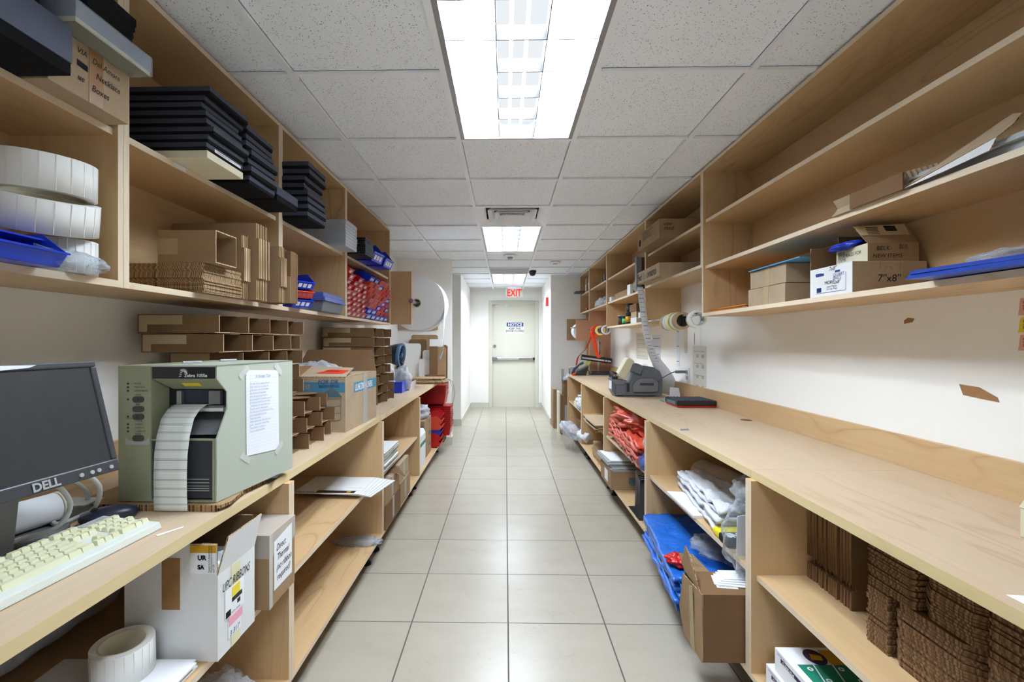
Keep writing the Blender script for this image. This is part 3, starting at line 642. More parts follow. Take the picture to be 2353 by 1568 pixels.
# ------------------------------------------------------------------ cardboard in the second left cabinet
def blank(w,d,th,mats,name='cardboard_blank',notch=.02):
    """flat folded box lying down: w along x, d along y"""
    m=MB(); m.slab([(0,0,0),(w*.45,0,0),(w*.45,notch*.15,0),(w*.52,notch*.15,0),(w*.52,0,0),(w,0,0),(w,d,0),(0,d,0)],(0,0,th),0,1)
    return m
t0=solo(blank(.31,.235,.0046,None),'cardboard_blank','flat kraft box lying in the stack under the open carton','cardboard',[M['card'],M['ce']],(-1.36,1.59,1.5095),group='flat kraft boxes lying under the open carton')
for i in range(1,20):
    dup(t0,(-1.36+R(-.004,.004)+(.004 if i<9 else 0),1.59+R(-.003,.003),1.5095+.0051*i),R(-.008,.008))
def sleeve(t,w,d,h,mat,ins=None,th=.004,back=True,name='carton_body'):
    """box lying on its side, open towards +x"""
    m=MB().box(0,0,0,w,d,th).box(0,0,h-th,w,d,h).box(0,0,th,w,th,h-th).box(0,d-th,th,w,d,h-th)
    if back: m.box(0,th,th,th,d-th,h-th)
    for k in range(len(m.m)):
        if k%6==3: m.m[k]=1
    part(t,name,m,[mat,M['ce2']]); return t
t=thing('carton','small open kraft carton lying on its side on the flat stack','box',(-1.215,1.60,1.613)); sleeve(t,.205,.125,.115,M['card'])
part(t,'clear_tape',MB().box(.0,-.0008,.03,.07,0,.085),M['tapeg'])
def upright(w,h,th=.0046,sh=.15):
    """flat folded box standing on edge: w along x, h up, thickness along y"""
    m=MB(); m.slab([(0,0,0),(w-.012,0,0),(w-.012,0,h*.28),(w,0,h*.28),(w,0,h*.80),(w-.012,0,h*.80),(w-.012,0,h),(0,0,h)],(0,th,0),0,1); return m
def uprights(n,w,h,x,y,z,pitch,label,group,mats=None,th=.0046,lean=0,jx=.004,jh=.03):
    t0=solo(upright(w,h,th),'cardboard_blank',label,'cardboard',mats or [M['card'],M['ce2']],(x,y,z),group=group,rot=(lean,0,0))
    for i in range(1,n): dup(t0,(x+R(-jx,jx),y+pitch*i,z),rot=(lean,0,R(-.004,.004)))
uprights(7,.33,.255,-1.37,1.832,1.5095,.0062,'low upright kraft blank standing behind the open carton','low upright kraft blanks behind the open carton')
uprights(13,.36,.315,-1.37,1.885,1.5095,.0064,'tall upright kraft blank left of the cabinet divider','tall upright kraft blanks by the cabinet divider')
uprights(8,.395,.245,-1.37,2.005,1.5095,.0064,'short upright kraft blank in the bundle protruding at the divider','short upright kraft blanks protruding at the divider')
t=thing('carton','folded kraft carton standing upright at the cabinet divider','box',(-1.37,2.06,1.5095)); part(t,'carton_body',MB().box(0,0,0,.41,.055,.235),[M['card2']],bevel=.002); part(t,'flap',MB().box(.395,.058,.0,.412,.062,.23),M['card']); part(t,'flap',MB().box(.30,-.004,.0,.409,0,.12),M['card'])

# ------------------------------------------------------------------ kraft mailers stacked on the left worktop
def mailer(w,d,h):
    t=thing('open_mailer','x','box',(0,0,-60))
    m=MB(); th=.003
    m.box(0,0,0,w-.015,d,th).box(0,0,th,w,th,h-.002).box(0,d-th,th,w+.02,d,h-.002).box(0,th,th,th,d-th,h-.002)
    m.slab([(0,0,h-.002),(w*.55,0,h-.002),(w*.7,d*.3,h-.002),(w*.95,d*.75,h-.002),(w*.9,d,h-.002),(0,d,h-.002)],(0,0,.002))
    for k in range(len(m.m)):
        if k%6==3: m.m[k]=1
    part(t,'mailer_body',m,[M['card2'],M['ce2']])
    m=MB().box(w*.02,-.0008,h*.45,w*.55,0,h-.004).box(w*.02,-.0008,.004,w*.12,0,h*.45); part(t,'glue_patch',m,M['tapeg'])
    return t
mp=mailer(.30,.16,.068)
rows=8; used=False; nm=['top','second','third','fourth','fifth','sixth','seventh','bottom']
for r_ in range(rows):
    z=.871+.0712*(rows-1-r_)
    for k in range(4):
        if r_>3 and k==0: continue      # hidden by the printer
        x=-1.335+(0,.014,-.004,.01,0,.02,.03,.04)[r_]+.0*k; y=1.66+.165*k
        if r_>=5: x+=.13; 
        if k==3 and r_%2: x-=.03
        lab='open kraft mailer, %s row, %s in the stack behind the printer'%(nm[r_],['first','second','third','last'][k])
        if y<1.75 and z<1.28: continue
        if not used: mp.location=(x,y,z); mp['label']=lab; mp['group']='open kraft mailers stacked behind the printer'; used=True
        else: dup(mp,(x,y,z),R(-.02,.02),lab,'open kraft mailers stacked behind the printer')
mq=mailer(.38,.2,.068); used=False
for r_ in range(rows):
    z=.871+.0712*(rows-1-r_)
    for k in range(2):
        x=-1.335+R(-.006,.006)+(.0 if r_<5 else .03); y=3.36+.21*k
        lab='open kraft mailer in the %s row of the far stack, %s column'%(nm[r_],['near','rear'][k])
        if not used: mq.location=(x,y,z); mq['label']=lab; mq['group']='open kraft mailers in the stack beyond the big carton'; used=True
        else: dup(mq,(x,y,z),R(-.015,.015),lab,'open kraft mailers in the stack beyond the big carton')
for k_,(p_,u_) in pr.items():
    if not u_[0]:
        for c_ in list(p_.children_recursive): bpy.data.objects.remove(c_)
        bpy.data.objects.remove(p_)
# ------------------------------------------------------------------ label printer
PX0,PY0,PZ0=-1.085,1.28,.8895
def sk(x,y,z): return (PX0+x+.137*y,PY0+y,PZ0+z)      # the printer stands slightly askew
def skm(m):
    m.v=[Vector(sk(*v)) for v in m.v]; return m
def skl(m): # local skew only
    m.v=[Vector((v.x+.137*v.y,v.y,v.z)) for v in m.v]; return m
T=thing('label_printer','sage grey thermal label printer with striped label strip hanging out its front','printer',(PX0,PY0,PZ0))
Wd,Hh,Dd=.28,.382,.355
def pp(name,m,mats,lab=None,on=None,**k): return part(on or T,name,skl(m),mats,lab,**k)
pp('chassis',MB().box(.094,.06,.012,.262,Dd-.006,Hh-.006),M['bp'],'black inside')
pp('control_housing',MB().box(0,0,.0,.094,Dd,Hh),M['olive'],'olive control side',bevel=.002)
pp('top_cover',MB().slab([(.094,0.0,Hh-.004),(Wd,0.0,Hh-.004),(Wd,Dd,Hh-.004),(.094,Dd,Hh-.004)],(0,0,.004)),M['sage'])
pp('hinge',MB().cyl((.10,.10,Hh+.003),(.125,.14,Hh+.003),.005,n=10),M['lgp']); pp('hinge',MB().cyl((.10,.25,Hh+.003),(.125,.29,Hh+.003),.005,n=10),M['lgp'])
side=[(Wd-.004,0,0),(Wd-.004,Dd,0),(Wd-.004,Dd,Hh),(Wd-.004,0,Hh),(Wd-.004,0,.345),(Wd-.004,.04,.305),(Wd-.004,.04,.255),(Wd-.004,0,.176)]
m=MB(); 
m.slab([side[0],side[1],(Wd-.004,Dd,.176),(Wd-.004,0,.176)],(.004,0,0)); m.slab([(Wd-.004,.0,.176),(Wd-.004,Dd,.176),(Wd-.004,Dd,.255),(Wd-.004,.04,.255)],(.004,0,0)); m.slab([(Wd-.004,.04,.255),(Wd-.004,Dd,.255),(Wd-.004,Dd,.305),(Wd-.004,.04,.305)],(.004,0,0)); m.slab([(Wd-.004,.04,.305),(Wd-.004,Dd,.305),(Wd-.004,Dd,.345),(Wd-.004,0,.345)],(.004,0,0)); m.slab([(Wd-.004,0,.345),(Wd-.004,Dd,.345),(Wd-.004,Dd,Hh),(Wd-.004,0,Hh)],(.004,0,0))
pp('side_door',m,M['sage'])
pp('rear_panel',MB().box(.094,Dd-.006,0,Wd-.004,Dd,Hh-.004),M['sage'])
npl=pp('name_plate',MB().box(.098,-.001,.345,Wd-.006,.012,Hh-.005),M['bp'],'black name plate',bevel=.001)
hood=pp('hood',MB().slab([(.098,0,.345),(Wd-.005,0,.345),(Wd-.005,.045,.312),(.118,.045,.312)],(0,.002,.005)),M['olive'],'olive angled hood')
pp('hood_sticker',MB().slab([(.165,.0175,.3318),(.215,.0175,.3318),(.215,.030,.3222),(.165,.030,.3222)],(0,-.0006,-.0006)),M['yel'],on=hood)
ld=pp('lower_door',MB().box(.100,-.001,.012,Wd-.012,.02,.172).box(.100,.02,.165,Wd-.012,.06,.172),M['gp'] if False else flat('dark_slate_panel',(48,50,56),.5,0,.4,.02,.1),'dark lower door')
m=MB().box(.094,-.002,.172,Wd-.004,.012,.176).box(.094,-.002,0,Wd-.004,.012,.006).box(Wd-.011,-.002,.006,Wd-.005,.012,.172); pp('door_trim',m,M['olive'])
m=MB()
for z in (.032,.038,.045,.054,.064): m.box(.108,-.0018,z,Wd-.02,-.001,z+.0016)
pp('pin_stripes',m,M['lgp'],on=ld)
pp('print_head',MB().box(.125,.055,.27,.255,.075,.308),M['dnav']); pp('head_bracket',MB().box(.128,.045,.262,.142,.056,.306),M['stl']); pp('head_bracket',MB().box(.222,.045,.268,.255,.056,.306),M['stl'])
pp('platen_roller',MB().cyl((.12,.055,.252),(.262,.055,.252),.008,n=16),M['labr'],'white platen roller'); pp('tear_bar',MB().box(.11,.045,.258,.265,.07,.264),M['stl'])
pp('inner_shelf',MB().box(.12,.045,.225,.265,.08,.243),M['bp']); pp('clear_guard',MB().slab([(.14,.02,.185),(.262,.02,.185),(.268,.052,.225),(.16,.052,.225)],(0,.002,0)),M['film']); pp('inner_box',MB().box(.14,.06,.176,.262,.12,.21),M['card2'])
# buttons and indicator texts
bt=[('oval_button',.217),('oval_button',.1805+.008),('oval_button',.1625),('oval_button',.092)]
zc=[.287,.260,.2385,.1785]
for i,z in enumerate(zc):
    m=MB().slab([(.0515+.0085*math.cos(a),0,z+.0085*math.sin(a)) for a in [PI/2+PI*k/10 for k in range(11)]]+[(.0665+.0085*math.cos(a),0,z+.0085*math.sin(a)) for a in [-PI/2+PI*k/10 for k in range(11)]],(0,-.0025,0)); pp('oval_button',m,M['olived'])
for z in (.331,.321,.311,.287,.239,.2175,.2075,.1975): pp('indicator',MB().cyl((.029,0,z),(.029,-.001,z),.0028,n=12),M['bp'])
def pt(s,x,z,size,mat,**k): return text(T,s,(x,-.0012,z),(1,0,0),(0,0,1),size,mat,**k)
for s_,x,z in (('POWER',.048,.3295),('PRINTHEAD',.048,.3195),('PAPER/RIBBON',.048,.3095),('PAUSE',.051,.298),('FEED',.052,.271),('CANCEL',.050,.2255),('DATA',.025,.232),('DARKEN',.05,.216),('POSITION',.05,.206),('CALIBRATE',.05,.196),('MODE',.051,.189)): pt(s_,x,z,.0058,M['ink'])
for s_,x,z in (('II',.0565,.2835),('X',.0535,.2350)): text(T,s_,(x,-.0026,z),(1,0,0),(0,0,1),.010,M['ink'])
pt('I/O',.036,.3290,.006,M['inkg'])
pp('worn_sticker',MB().slab([(.022,-.0003,.160),(.090,-.0003,.160),(.090,-.0003,.182),(.078,-.0003,.170),(.066,-.0003,.168),(.05,-.0003,.170),(.034,-.0003,.171),(.022,-.0003,.180)],(0,-.0005,0)),M['lgp'])
text(npl,'Zebra 105Se',(.190,-.0022,.350),(1,0,0),(0,0,1),.0125,M['wink'],bold=.0004)
# striped horse-head mark: a fan of short white bars
m=MB()
for i in range(7):
    a=1.9-.33*i; cx,cz=.186,.360; r0,r1=.005,.0135
    x0,z0=cx+math.cos(a)*r0,cz+math.sin(a)*r0; x1,z1=cx+math.cos(a+.25)*r1,cz+math.sin(a+.25)*r1; nx,nz=-math.sin(a)*.0008,math.cos(a)*.0008
    if i<6: m.slab([(x0-nx,-.0015,z0-nz),(x1-nx,-.0015,z1-nz),(x1+nx,-.0015,z1+nz),(x0+nx,-.0015,z0+nz)],(0,-.0006,0))
for i in range(4): m.slab([(.1745+.001*i,-.0015,.350+.005*i),(.181+.0012*i,-.0015,.352+.005*i),(.181+.0012*i,-.0015,.3538+.005*i),(.1745+.001*i,-.0015,.3518+.005*i)],(0,-.0006,0))
m.slab([(.190,-.0015,.362),(.199,-.0015,.358),(.198,-.0015,.362),(.190,-.0015,.370)],(0,-.0006,0))
part(npl,'emblem',m,M['wink'])
# the label strip
def stripmat():
    m=N('striped_labels'); v=m.n('ShaderNodeTexCoord'); sp=m.n('ShaderNodeSeparateXYZ'); m.l(v.outputs['UV'],sp.inputs[0])
    f=m.math('FRACT',m.math('MULTIPLY',sp.outputs[1],17.)); a=m.math('LESS_THAN',f,.07); b=m.math('MULTIPLY',m.math('GREATER_THAN',f,.14),m.math('LESS_THAN',f,.2)); q=m.math('MAXIMUM',a,b)
    m.bsdf(m.mix(q,lin((222,226,224)),lin((160,162,142))),.5,0,.3); return m.mt
path=[(.060,.266),(.035,.268),(.012,.258),(-.008,.235),(-.022,.19),(-.030,.14),(-.033,.08),(-.034,.03),(-.034,-.012)]
m=MB(); nseg=len(path)-1
def sp_(t):
    i=min(int(t*nseg),nseg-1); f=t*nseg-i; a,b=path[i],path[i+1]; return (a[0]+(b[0]-a[0])*f,a[1]+(b[1]-a[1])*f)
m.grid(lambda u,v:(.134+u*.092-.004*math.sin(v*3),sp_(v)[0],sp_(v)[1]),4,32,0)
o=part(T,'label_strip',skl(m),stripmat(),'white label strip with grey bars',solid=.0006)
uv=o.data.uv_layers.new(name='UVMap')
for p_ in o.data.polygons:
    for li in p_.loop_indices:
        vi=o.data.loops[li].vertex_index; uv.data[li].uv=((vi%5)/4,(vi//5)/32)
# note taped on the side
N_=thing('handwritten_note','lined handwritten note taped to the side of the label printer','paper',(PX0,PY0,PZ0))
def q(y,z,o=.0): return (Wd+.137*y+.0012+o,y,z)
m=MB().slab([q(.118,.100),q(.276,.086),q(.272,.352),q(.115,.362)],(.0006,0,0)); part(N_,'sheet',m,M['pap'])
m=MB()
for i in range(24):
    z=.342-.0098*i; m.slab([q(.120,z+.002,.0008),q(.271,z-.002,.0008),q(.271,z-.0015,.0008),q(.120,z+.0025,.0008)],(.0002,0,0))
part(N_,'rule_lines',m,flat('pale_blue_line',(196,208,228),.7,0,.1,0,0))
d_=Vector((.137,1,-.03))
text(N_,'Si Savage Tags',q(.155,.336,.001),d_,(0,0,1),.013,flat('pencil_grey',(150,158,176),.7,0,.1,0,0),shear=.3)
ls=['No text and no menus set key','Enter stand pen or about the','guide and to the roll of labels','also menus set the paper','over the print head and to','put the lead of it towards ground','for the lead with the print lead','- otherwise on I take them out','To print press a close paper','Do have press PrintHead and I Sens','put I create tight you see','Press stop menu','When labels stop the print and a','press - wire print mode Press','Then labels it is done so','You are ready to print']
pg=bpy.data.materials['pencil_grey']
for i,l in enumerate(ls): text(N_,l,q(.130,.316-.0098*i,.001),d_,(0,0,1),.0085,pg,shear=.35,sx=.9)
for (y,z,a) in ((.108,.356,.7),(.272,.356,-.7),(.112,.096,-.6),(.276,.09,.7)):
    c_,s__=math.cos(a),math.sin(a); L,W=.024,.009; pts=[]
    for u,v in ((-L,-W),(L,-W),(L,W),(-L,W)): pts.append(q(y+u*c_-v*s__,z+u*s__+v*c_,.0008))
    part(N_,'tape',MB().slab(pts,(.0004,0,0)),M['tapec'])
# cardboard sheets under the printer
for i,(dx_,z) in enumerate(((0,.8705),(.012,.8795))):
    m=MB().slab([(-1.22+dx_,1.262,z),(-.795+dx_,1.262,z),(-.785+dx_,1.30,z),(-.80,1.42,z),(-.792,1.52,z),(-.812,1.60,z),(-.80,1.72,z),(-1.2,1.74,z)],(0,0,.0085),0,1)
    solo(m,'cardboard_sheet',['lower','upper'][i]+' worn corrugated sheet under the label printer','cardboard',[M['card'],edge('fluted_edge%d'%i,(176,142,100),(70,48,30),'xy',120)],world=True,loc=(-1,1.4,z))
solo(MB().box(0,0,0,.05,.07,.0012),'black_card','small black card lying on the cardboard beside the printer','card',M['bp'],(-.80,1.50,.8882),.3)

# ------------------------------------------------------------------ monitor facing the aisle
A=Vector((-.930,1.105,1.030)); B=Vector((-.966,.735,1.030)); up=Vector((-.063,0,.262)); n_=(B-A).cross(up).normalized()
if n_.x<0: n_=-n_
ex=(A-B).normalized(); eu=up.normalized(); W_=(A-B).length; H_=up.length
Mt=thing('computer_monitor','black flat computer monitor facing the aisle at the left edge','monitor',tuple(B))
Mm=Matrix((ex,eu,n_)).transposed().to_4x4()      # local x along width, y up the screen, z outwards
def mpart(name,m,mats,lab=None,**k):
    m.xf(Mm); return part(Mt,name,m,mats,lab,**k)
bz=.014
m=MB().box(0,0,-.02,W_,.028,0).box(0,H_-.014,-.02,W_,H_,0).box(0,.028,-.02,.014,H_-.014,0).box(W_-.014,.028,-.02,W_,H_-.014,0)
mpart('bezel',m,flat('black_bezel',(62,64,68),.38,0,.5,.03,.1),bevel=.003)
mpart('screen',MB().box(.014,.028,-.012,W_-.014,H_-.014,-.004),M['scr'],'dusty dark screen')
mpart('back_shell',MB().hexa([(.03,.03,-.06),(W_-.03,.03,-.06),(W_-.005,.005,-.02),(.005,.005,-.02)],[(.03,H_-.03,-.06),(W_-.03,H_-.03,-.06),(W_-.005,H_-.005,-.02),(.005,H_-.005,-.02)]),M['bp'])
for k,x in enumerate((.022,.052,.068,.092)): mpart('button',MB().cyl((W_-x,.012,0),(W_-x,.012,.003),.0045,n=16),M['lgp'],'silver round button')
mpart('torn_sticker',MB().slab([(W_-.20,H_-.012,0),(W_-.145,H_-.009,0),(W_-.13,H_-.004,0),(W_-.20,H_-.002,0)],(0,0,.001)),M['lab'])
tt=text(Mt,'DELL',(0,0,0),(1,0,0),(0,1,0),.024,M['lgp'],'lettering',bold=.0009); tt.data.transform(Mm@Matrix.Translation((W_/2-.005,.005,.0012)))
m=MB().hexa([(-1.20,.89,.884),(-1.06,.94,.884),(-1.06,.98,.884),(-1.20,1.03,.884)],[(-1.13,.91,1.06),(-1.04,.91,1.06),(-1.04,.98,1.06),(-1.13,.98,1.06)]); part(Mt,'neck',m,M['gp2'],world=True)
m=MB().slab([(-1.24,.80,.8705),(-1.05,.80,.8705),(-1.02,.86,.8705),(-1.10,.88,.8705),(-1.12,1.0,.8705),(-1.07,1.06,.8705),(-1.085,1.14,.8705),(-1.13,1.16,.8705),(-1.24,1.12,.8705)],(0,0,.014)); part(Mt,'base',m,M['gp2'],'grey metal base',world=True,bevel=.004)
t=thing('cardboard_tube','white hollow cardboard tube lying behind the monitor base','tube',(-1.165,1.09,.921)); part(t,'tube_wall',MB().ring((0,-.06,0),(.25,1,0),.0305,.036,.26,40,0,1),[M['pap'],M['cardd']]); part(t,'end_rim',MB().ring((.031,.062,0),(.25,1,0),.0305,.038,.008,40),M['cream'])
def cable(name,label,pts,r,mat,cat='cable'):
    cv=[]; P_=[Vector(p) for p in pts]; n=len(P_)
    for i in range(n-1):
        p0=P_[max(i-1,0)];p1=P_[i];p2=P_[i+1];p3=P_[min(i+2,n-1)]
        for k in range(8):
            t=k/8; cv.append(.5*((2*p1)+(p2-p0)*t+(2*p0-5*p1+4*p2-p3)*t*t+(3*p1-p0-3*p2+p3)*t**3))
    cv.append(P_[-1]); return solo(MB().tube(cv,r,8),name,label,cat,mat,world=True,loc=tuple(P_[0]))
cable('monitor_cable','thick grey cable looping right behind the monitor onto the worktop',[(-1.10,1.0,1.06),(-1.05,1.10,1.03),(-1.02,1.145,.98),(-1.06,1.18,.91),(-1.12,1.20,.879),(-1.10,1.12,.890),(-1.17,1.14,.890),(-1.25,1.0,.879)],.0055,M['wire'])
cable('keyboard_cable','grey cable dropping from the monitor in front of the white tube',[(-1.06,1.03,1.04),(-1.03,1.055,1.00),(-1.025,1.075,.95),(-1.045,1.06,.905),(-1.095,1.02,.893),(-1.10,.95,.893),(-1.08,.82,.893),(-1.07,.7,.879)],.0055,M['wire'])
cable('power_cable','light cable crossing in front of the monitor base',[(-1.03,.70,.876),(-1.045,.80,.876),(-1.015,.86,.91),(-1.03,.90,.95),(-1.06,.92,.96)],.0045,M['wire'])
cable('network_cable','grey cable coiled on the worktop left of the printer',[(-1.16,1.05,1.02),(-1.13,1.15,1.0),(-1.12,1.22,.94),(-1.16,1.25,.89),(-1.22,1.22,.878),(-1.28,1.1,.878)],.005,M['wire'])
solo(MB().slab([(-1.30,1.15,.905),(-1.11,1.20,.905),(-1.11,1.262,.905),(-1.3,1.262,.905)],(0,0,.003)).box(-1.29,1.17,.8705,-1.25,1.25,.905).box(-1.16,1.21,.8705,-1.13,1.25,.905),'paper_folder','grey-white paper folder wedged between monitor and printer','folder',M['lgp'],world=True,loc=(-1.2,1.2,.87))

# ------------------------------------------------------------------ keyboard and mouse
K=thing('keyboard','beige wired computer keyboard on the left worktop edge','keyboard',(-.859,1.148,.8705),-PI/2+.045)
# local: x runs towards the viewer (-y world), y runs to the wall
K.rotation_euler=(0,0,-PI/2-.045)
kw,kd=.455,.158
m=MB().hexa([(0,-kd,0),(kw,-kd,0),(kw,0,0),(0,0,0)],[(.004,-kd+.004,.030),(kw-.004,-kd+.004,.030),(kw-.004,-.004,.018),(.004,-.004,.018)])
part(K,'case',m,M['kb2'],bevel=.003)
def zk(y): return .018+(-y)/kd*.012
km={}
def key(x0,x1,y0,y1):   # y negative = away from the aisle
    w=round(x1-x0,4); d=round(y1-y0,4)
    if (w,d) not in km:
        m=MB().hexa([(0,0,0),(w,0,0),(w,d,0),(0,d,0)],[(.0016,.0018,.010),(w-.0016,.0018,.010),(w-.0016,d-.0045,.0105),(.0016,d-.0045,.0105)]); o=m.build('key',M['kb'],K); km[(w,d)]=o
    else:
        o=km[(w,d)].copy(); C.objects.link(o); o.parent=K
    o.location=(x0,y0,zk((y0+y1)/2)-.001)
U=.0190; g_=.0004; cnt=0
X0=.010; rowy=[-.026-.0188*i for i in range(5)]+[-.026-.0188*5-.008]
# mirrored: x=0 is the far (numeric pad) end
def row(r,xs):
    for a,w in xs: key(X0+a*U+g_,X0+(a+w)*U-g_,rowy[r]-.0180+g_,rowy[r]-g_)
num=[(0,1),(1,1),(2,1),(3,1)]
row(0,[(0,1),(1,1),(2,2)]); row(1,[(1,1),(2,1),(3,1)]); row(2,[(0,1),(1,1),(2,1),(3,1)]); row(3,[(1,1),(2,1),(3,1)]); row(4,[(0,1),(1,1),(2,1),(3,1)])
row(0,[(4.3,1),(5.3,1),(6.3,1)]); row(1,[(5.3,1)]); row(3,[(4.3,1),(5.3,1),(6.3,1)]); row(4,[(4.3,1),(5.3,1),(6.3,1)])
b0=7.6
row(0,[(b0,1.5),(b0+1.5,1.5),(b0+3,6.5),(b0+9.5,1.5),(b0+11,1.5)]); row(1,[(b0,2.6)]+[(b0+2.6+i,1) for i in range(10)]); row(2,[(b0,2.2)]+[(b0+2.2+i,1) for i in range(11)]); row(3,[(b0,1.5)]+[(b0+1.5+i,1) for i in range(12)]); row(4,[(b0,2)]+[(b0+2+i,1) for i in range(12)])
row(5,[(4.3,1),(5.3,1),(6.3,1)]+[(b0+.1+i,1) for i in range(4)]+[(b0+4.6+i,1) for i in range(4)]+[(b0+9.1+i,1) for i in range(4)])
text(K,'MICRON',(.075,-.142,zk(-.142)+.0008),(-1,0,0),(0,-1,0),.010,M['inkg'])
part(K,'indicator_panel',MB().box(.012,-.148,.0255,.08,-.128,.0302),M['lgp'])
m=MB().blob((0,0,.014),(.062,.032,.024),5,.0,2,32,flat=0); T2=thing('computer_mouse','dark grey computer mouse between keyboard and printer','mouse',(-1.02,1.205,.8705),.75)
shl=part(T2,'shell',m,M['dnav']); part(shl,'scroll_wheel',MB().cyl((-.03,-.004,.032),(-.03,.004,.032),.008,n=16),M['bp']); T2.location=(-1.035,1.195,.8705)
solo(MB().slab([(0,0,0),(.055,.012,0),(.06,.02,0),(-.002,.012,0)],(0,0,.0006)),'paper_scrap','small white paper scrap on the worktop edge by the keyboard','paper',M['pap'],(-.835,1.10,.8705),.9)
# ------------------------------------------------------------------ big carton with drum pictures
U_=thing('large_carton','large kraft drum liner carton with blue bands and raised flaps on the left worktop','box',(-1.33,2.385,.8705),-.04)
uw,ud,uh=.51,.50,.282
carton_parts(U_,uw,ud,uh,M['card3'],closed=False)
part(U_,'flap',MB().slab([(0,ud,uh),(uw,ud,uh),(uw-.06,ud+.10,uh+.13),(0.03,ud+.10,uh+.13)],(0,-.004,.002),0,1),[M['card2'],M['ce']],'dark raised rear flap')
part(U_,'flap',MB().slab([(0,0,uh),(uw,0,uh),(uw-.03,.20,uh+.035),(0.0,.20,uh+.05)],(0,0,.004),0,1),[M['card3'],M['ce']])
part(U_,'flap',MB().slab([(uw,0.0,uh),(uw,ud,uh),(uw-.12,ud-.05,uh+.0),(uw-.12,.22,uh+.002)],(0,0,.004),0,1),[M['card3'],M['ce']])
def ub(z0,z1,x0,x1): return MB().box(x0,-.0008,z0,x1,.0,z1)
m=ub(.205,.257,.03,.508); part(U_,'blue_band',m,M['teal']); m=MB().box(uw,.12,.19,uw+.0008,.495,.245); part(U_,'blue_band',m,M['teal'])
text(U_,'DRUM LINERS',(.165,-.0008,.220),(1,0,0),(0,0,1),.035,M['card3'],bold=.0006,sx=.74)
text(U_,'ULINE DRUM LINERS',(uw+.0008,.135,.2),(0,1,0),(0,0,1),.05,M['wink'],bold=.001,sx=.62)
text(U_,'FOR DR.',(.365,-.0016,.248),(1,0,0),(0,0,1),.034,M['inkb'],shear=.2,sx=.9); text(U_,'OR',(.235,-.0016,.172),(1,0,0),(0,0,1),.034,M['ink'],shear=.2)
m=MB()
for i in range(3): m.slab([(.37,-.0012,.240-.005*i),(.48,-.0012,.243-.005*i),(.48,-.0012,.2442-.005*i),(.37,-.0012,.2412-.005*i)],(0,-.0006,0))
part(U_,'pen_underline',m,M['inkb'])
def drum(x,z0,w,h,bag):
    m=MB(); t=.0018
    m.box(x,-.0014,z0,x+t,-.0006,z0+h).box(x+w-t,-.0014,z0,x+w,-.0006,z0+h)
    for f in (0,.32,.62,.98):
        n=12
        for i in range(n):
            a0=PI+PI*i/n; a1=PI+PI*(i+1)/n; p0=(x+w/2+math.cos(a0)*w/2,z0+h*f+math.sin(a0)*.008); p1=(x+w/2+math.cos(a1)*w/2,z0+h*f+math.sin(a1)*.008)
            m.slab([(p0[0],-.0006,p0[1]),(p1[0],-.0006,p1[1]),(p1[0],-.0006,p1[1]+t),(p0[0],-.0006,p0[1]+t)],(0,-.0008,0))
    part(U_,'printed_drum',m,M['tealg'])
    if bag: m=MB().slab([(x-.006,-.0006,z0+h),(x+w*.2,-.0006,z0+h+.03),(x+w*.45,-.0006,z0+h+.045),(x+w*.4,-.0006,z0+h+.06),(x+w*.6,-.0006,z0+h+.06),(x+w*.55,-.0006,z0+h+.045),(x+w*.8,-.0006,z0+h+.03),(x+w+.006,-.0006,z0+h)],(0,-.0008,0))
    else: m=MB().slab([(x-.003,-.0006,z0+h-.035),(x+w+.003,-.0006,z0+h-.035),(x+w+.003,-.0006,z0+h+.004),(x+w*.8,-.0006,z0+h+.012),(x+w*.2,-.0006,z0+h+.012),(x-.003,-.0006,z0+h+.004)],(0,-.0008,0))
    part(U_,'printed_drum_top',m,M['tealg'])
drum(.388,.067,.10,.115,True); drum(.300,.015,.108,.15,False)
m=MB().box(.17,-.0012,.19,.28,0,uh+.004).slab([(.17,0,uh+.0045),(.27,0,uh+.0045),(.24,.2,uh+.047),(.14,.2,uh+.047)],(0,0,.001)); part(U_,'packing_tape',m,M['tapeb'])
part(U_,'clear_tape',MB().box(uw,.27,.0,uw+.0014,.33,uh+.002),M['tapec'])
m=MB().slab([(.33,.06,uh+.017),(.47,.06,uh+.015),(.48,.125,uh+.028),(.38,.13,uh+.032)],(0,0,.0012)); part(U_,'document_pouch',m,M['rlab'])
text(U_,'PACKING LIST\nENCLOSED',(.365,.098,uh+.0262),(1,0,-.03),(0,1,.17),.021,M['ink'],bold=.0,lift=.0022,spacing=.85,sx=.72)
solo(MB().blob((0,0,0),(.16,.12,.09),11,.3,3,36),'plastic_bag','clear crumpled bag bulging out of the big drum liner carton','plastic bag',M['filmw'],(-1.12,2.72,1.115))

# ------------------------------------------------------------------ far end of the left worktop
t=thing('blue_tray','deep blue plastic bin holding clear bags on the far left worktop','bin',(-1.13,4.16,.8705)); part(t,'tub',MB().box(0,0,0,.20,.34,.004).hexa([(0,0,.004),(.2,0,.004),(.2,.004,.004),(0,.004,.004)],[(-.004,-.004,.10),(.204,-.004,.10),(.204,.004,.10),(-.004,.004,.10)]).hexa([(0,.336,.004),(.2,.336,.004),(.2,.34,.004),(0,.34,.004)],[(-.004,.336,.1),(.204,.336,.1),(.204,.344,.1),(-.004,.344,.1)]).box(0,.004,.004,.004,.336,.1).box(.196,.004,.004,.2,.336,.1),M['blue'])
for i,(x,y,h,l) in enumerate(((-1.08,4.24,.16,'tall clear bag standing in the blue bin, left one'),(-.99,4.38,.13,'clear bag leaning right in the blue bin'))):
    m=MB().blob((0,0,h*.5),(.075,.085,h*.85),20+i,.35,2.6,30); solo(m,'plastic_bag',l,'plastic bag',M['filmw'],(x,y,.885+.02),rot=(0,.18*(1 if i else -1),0))
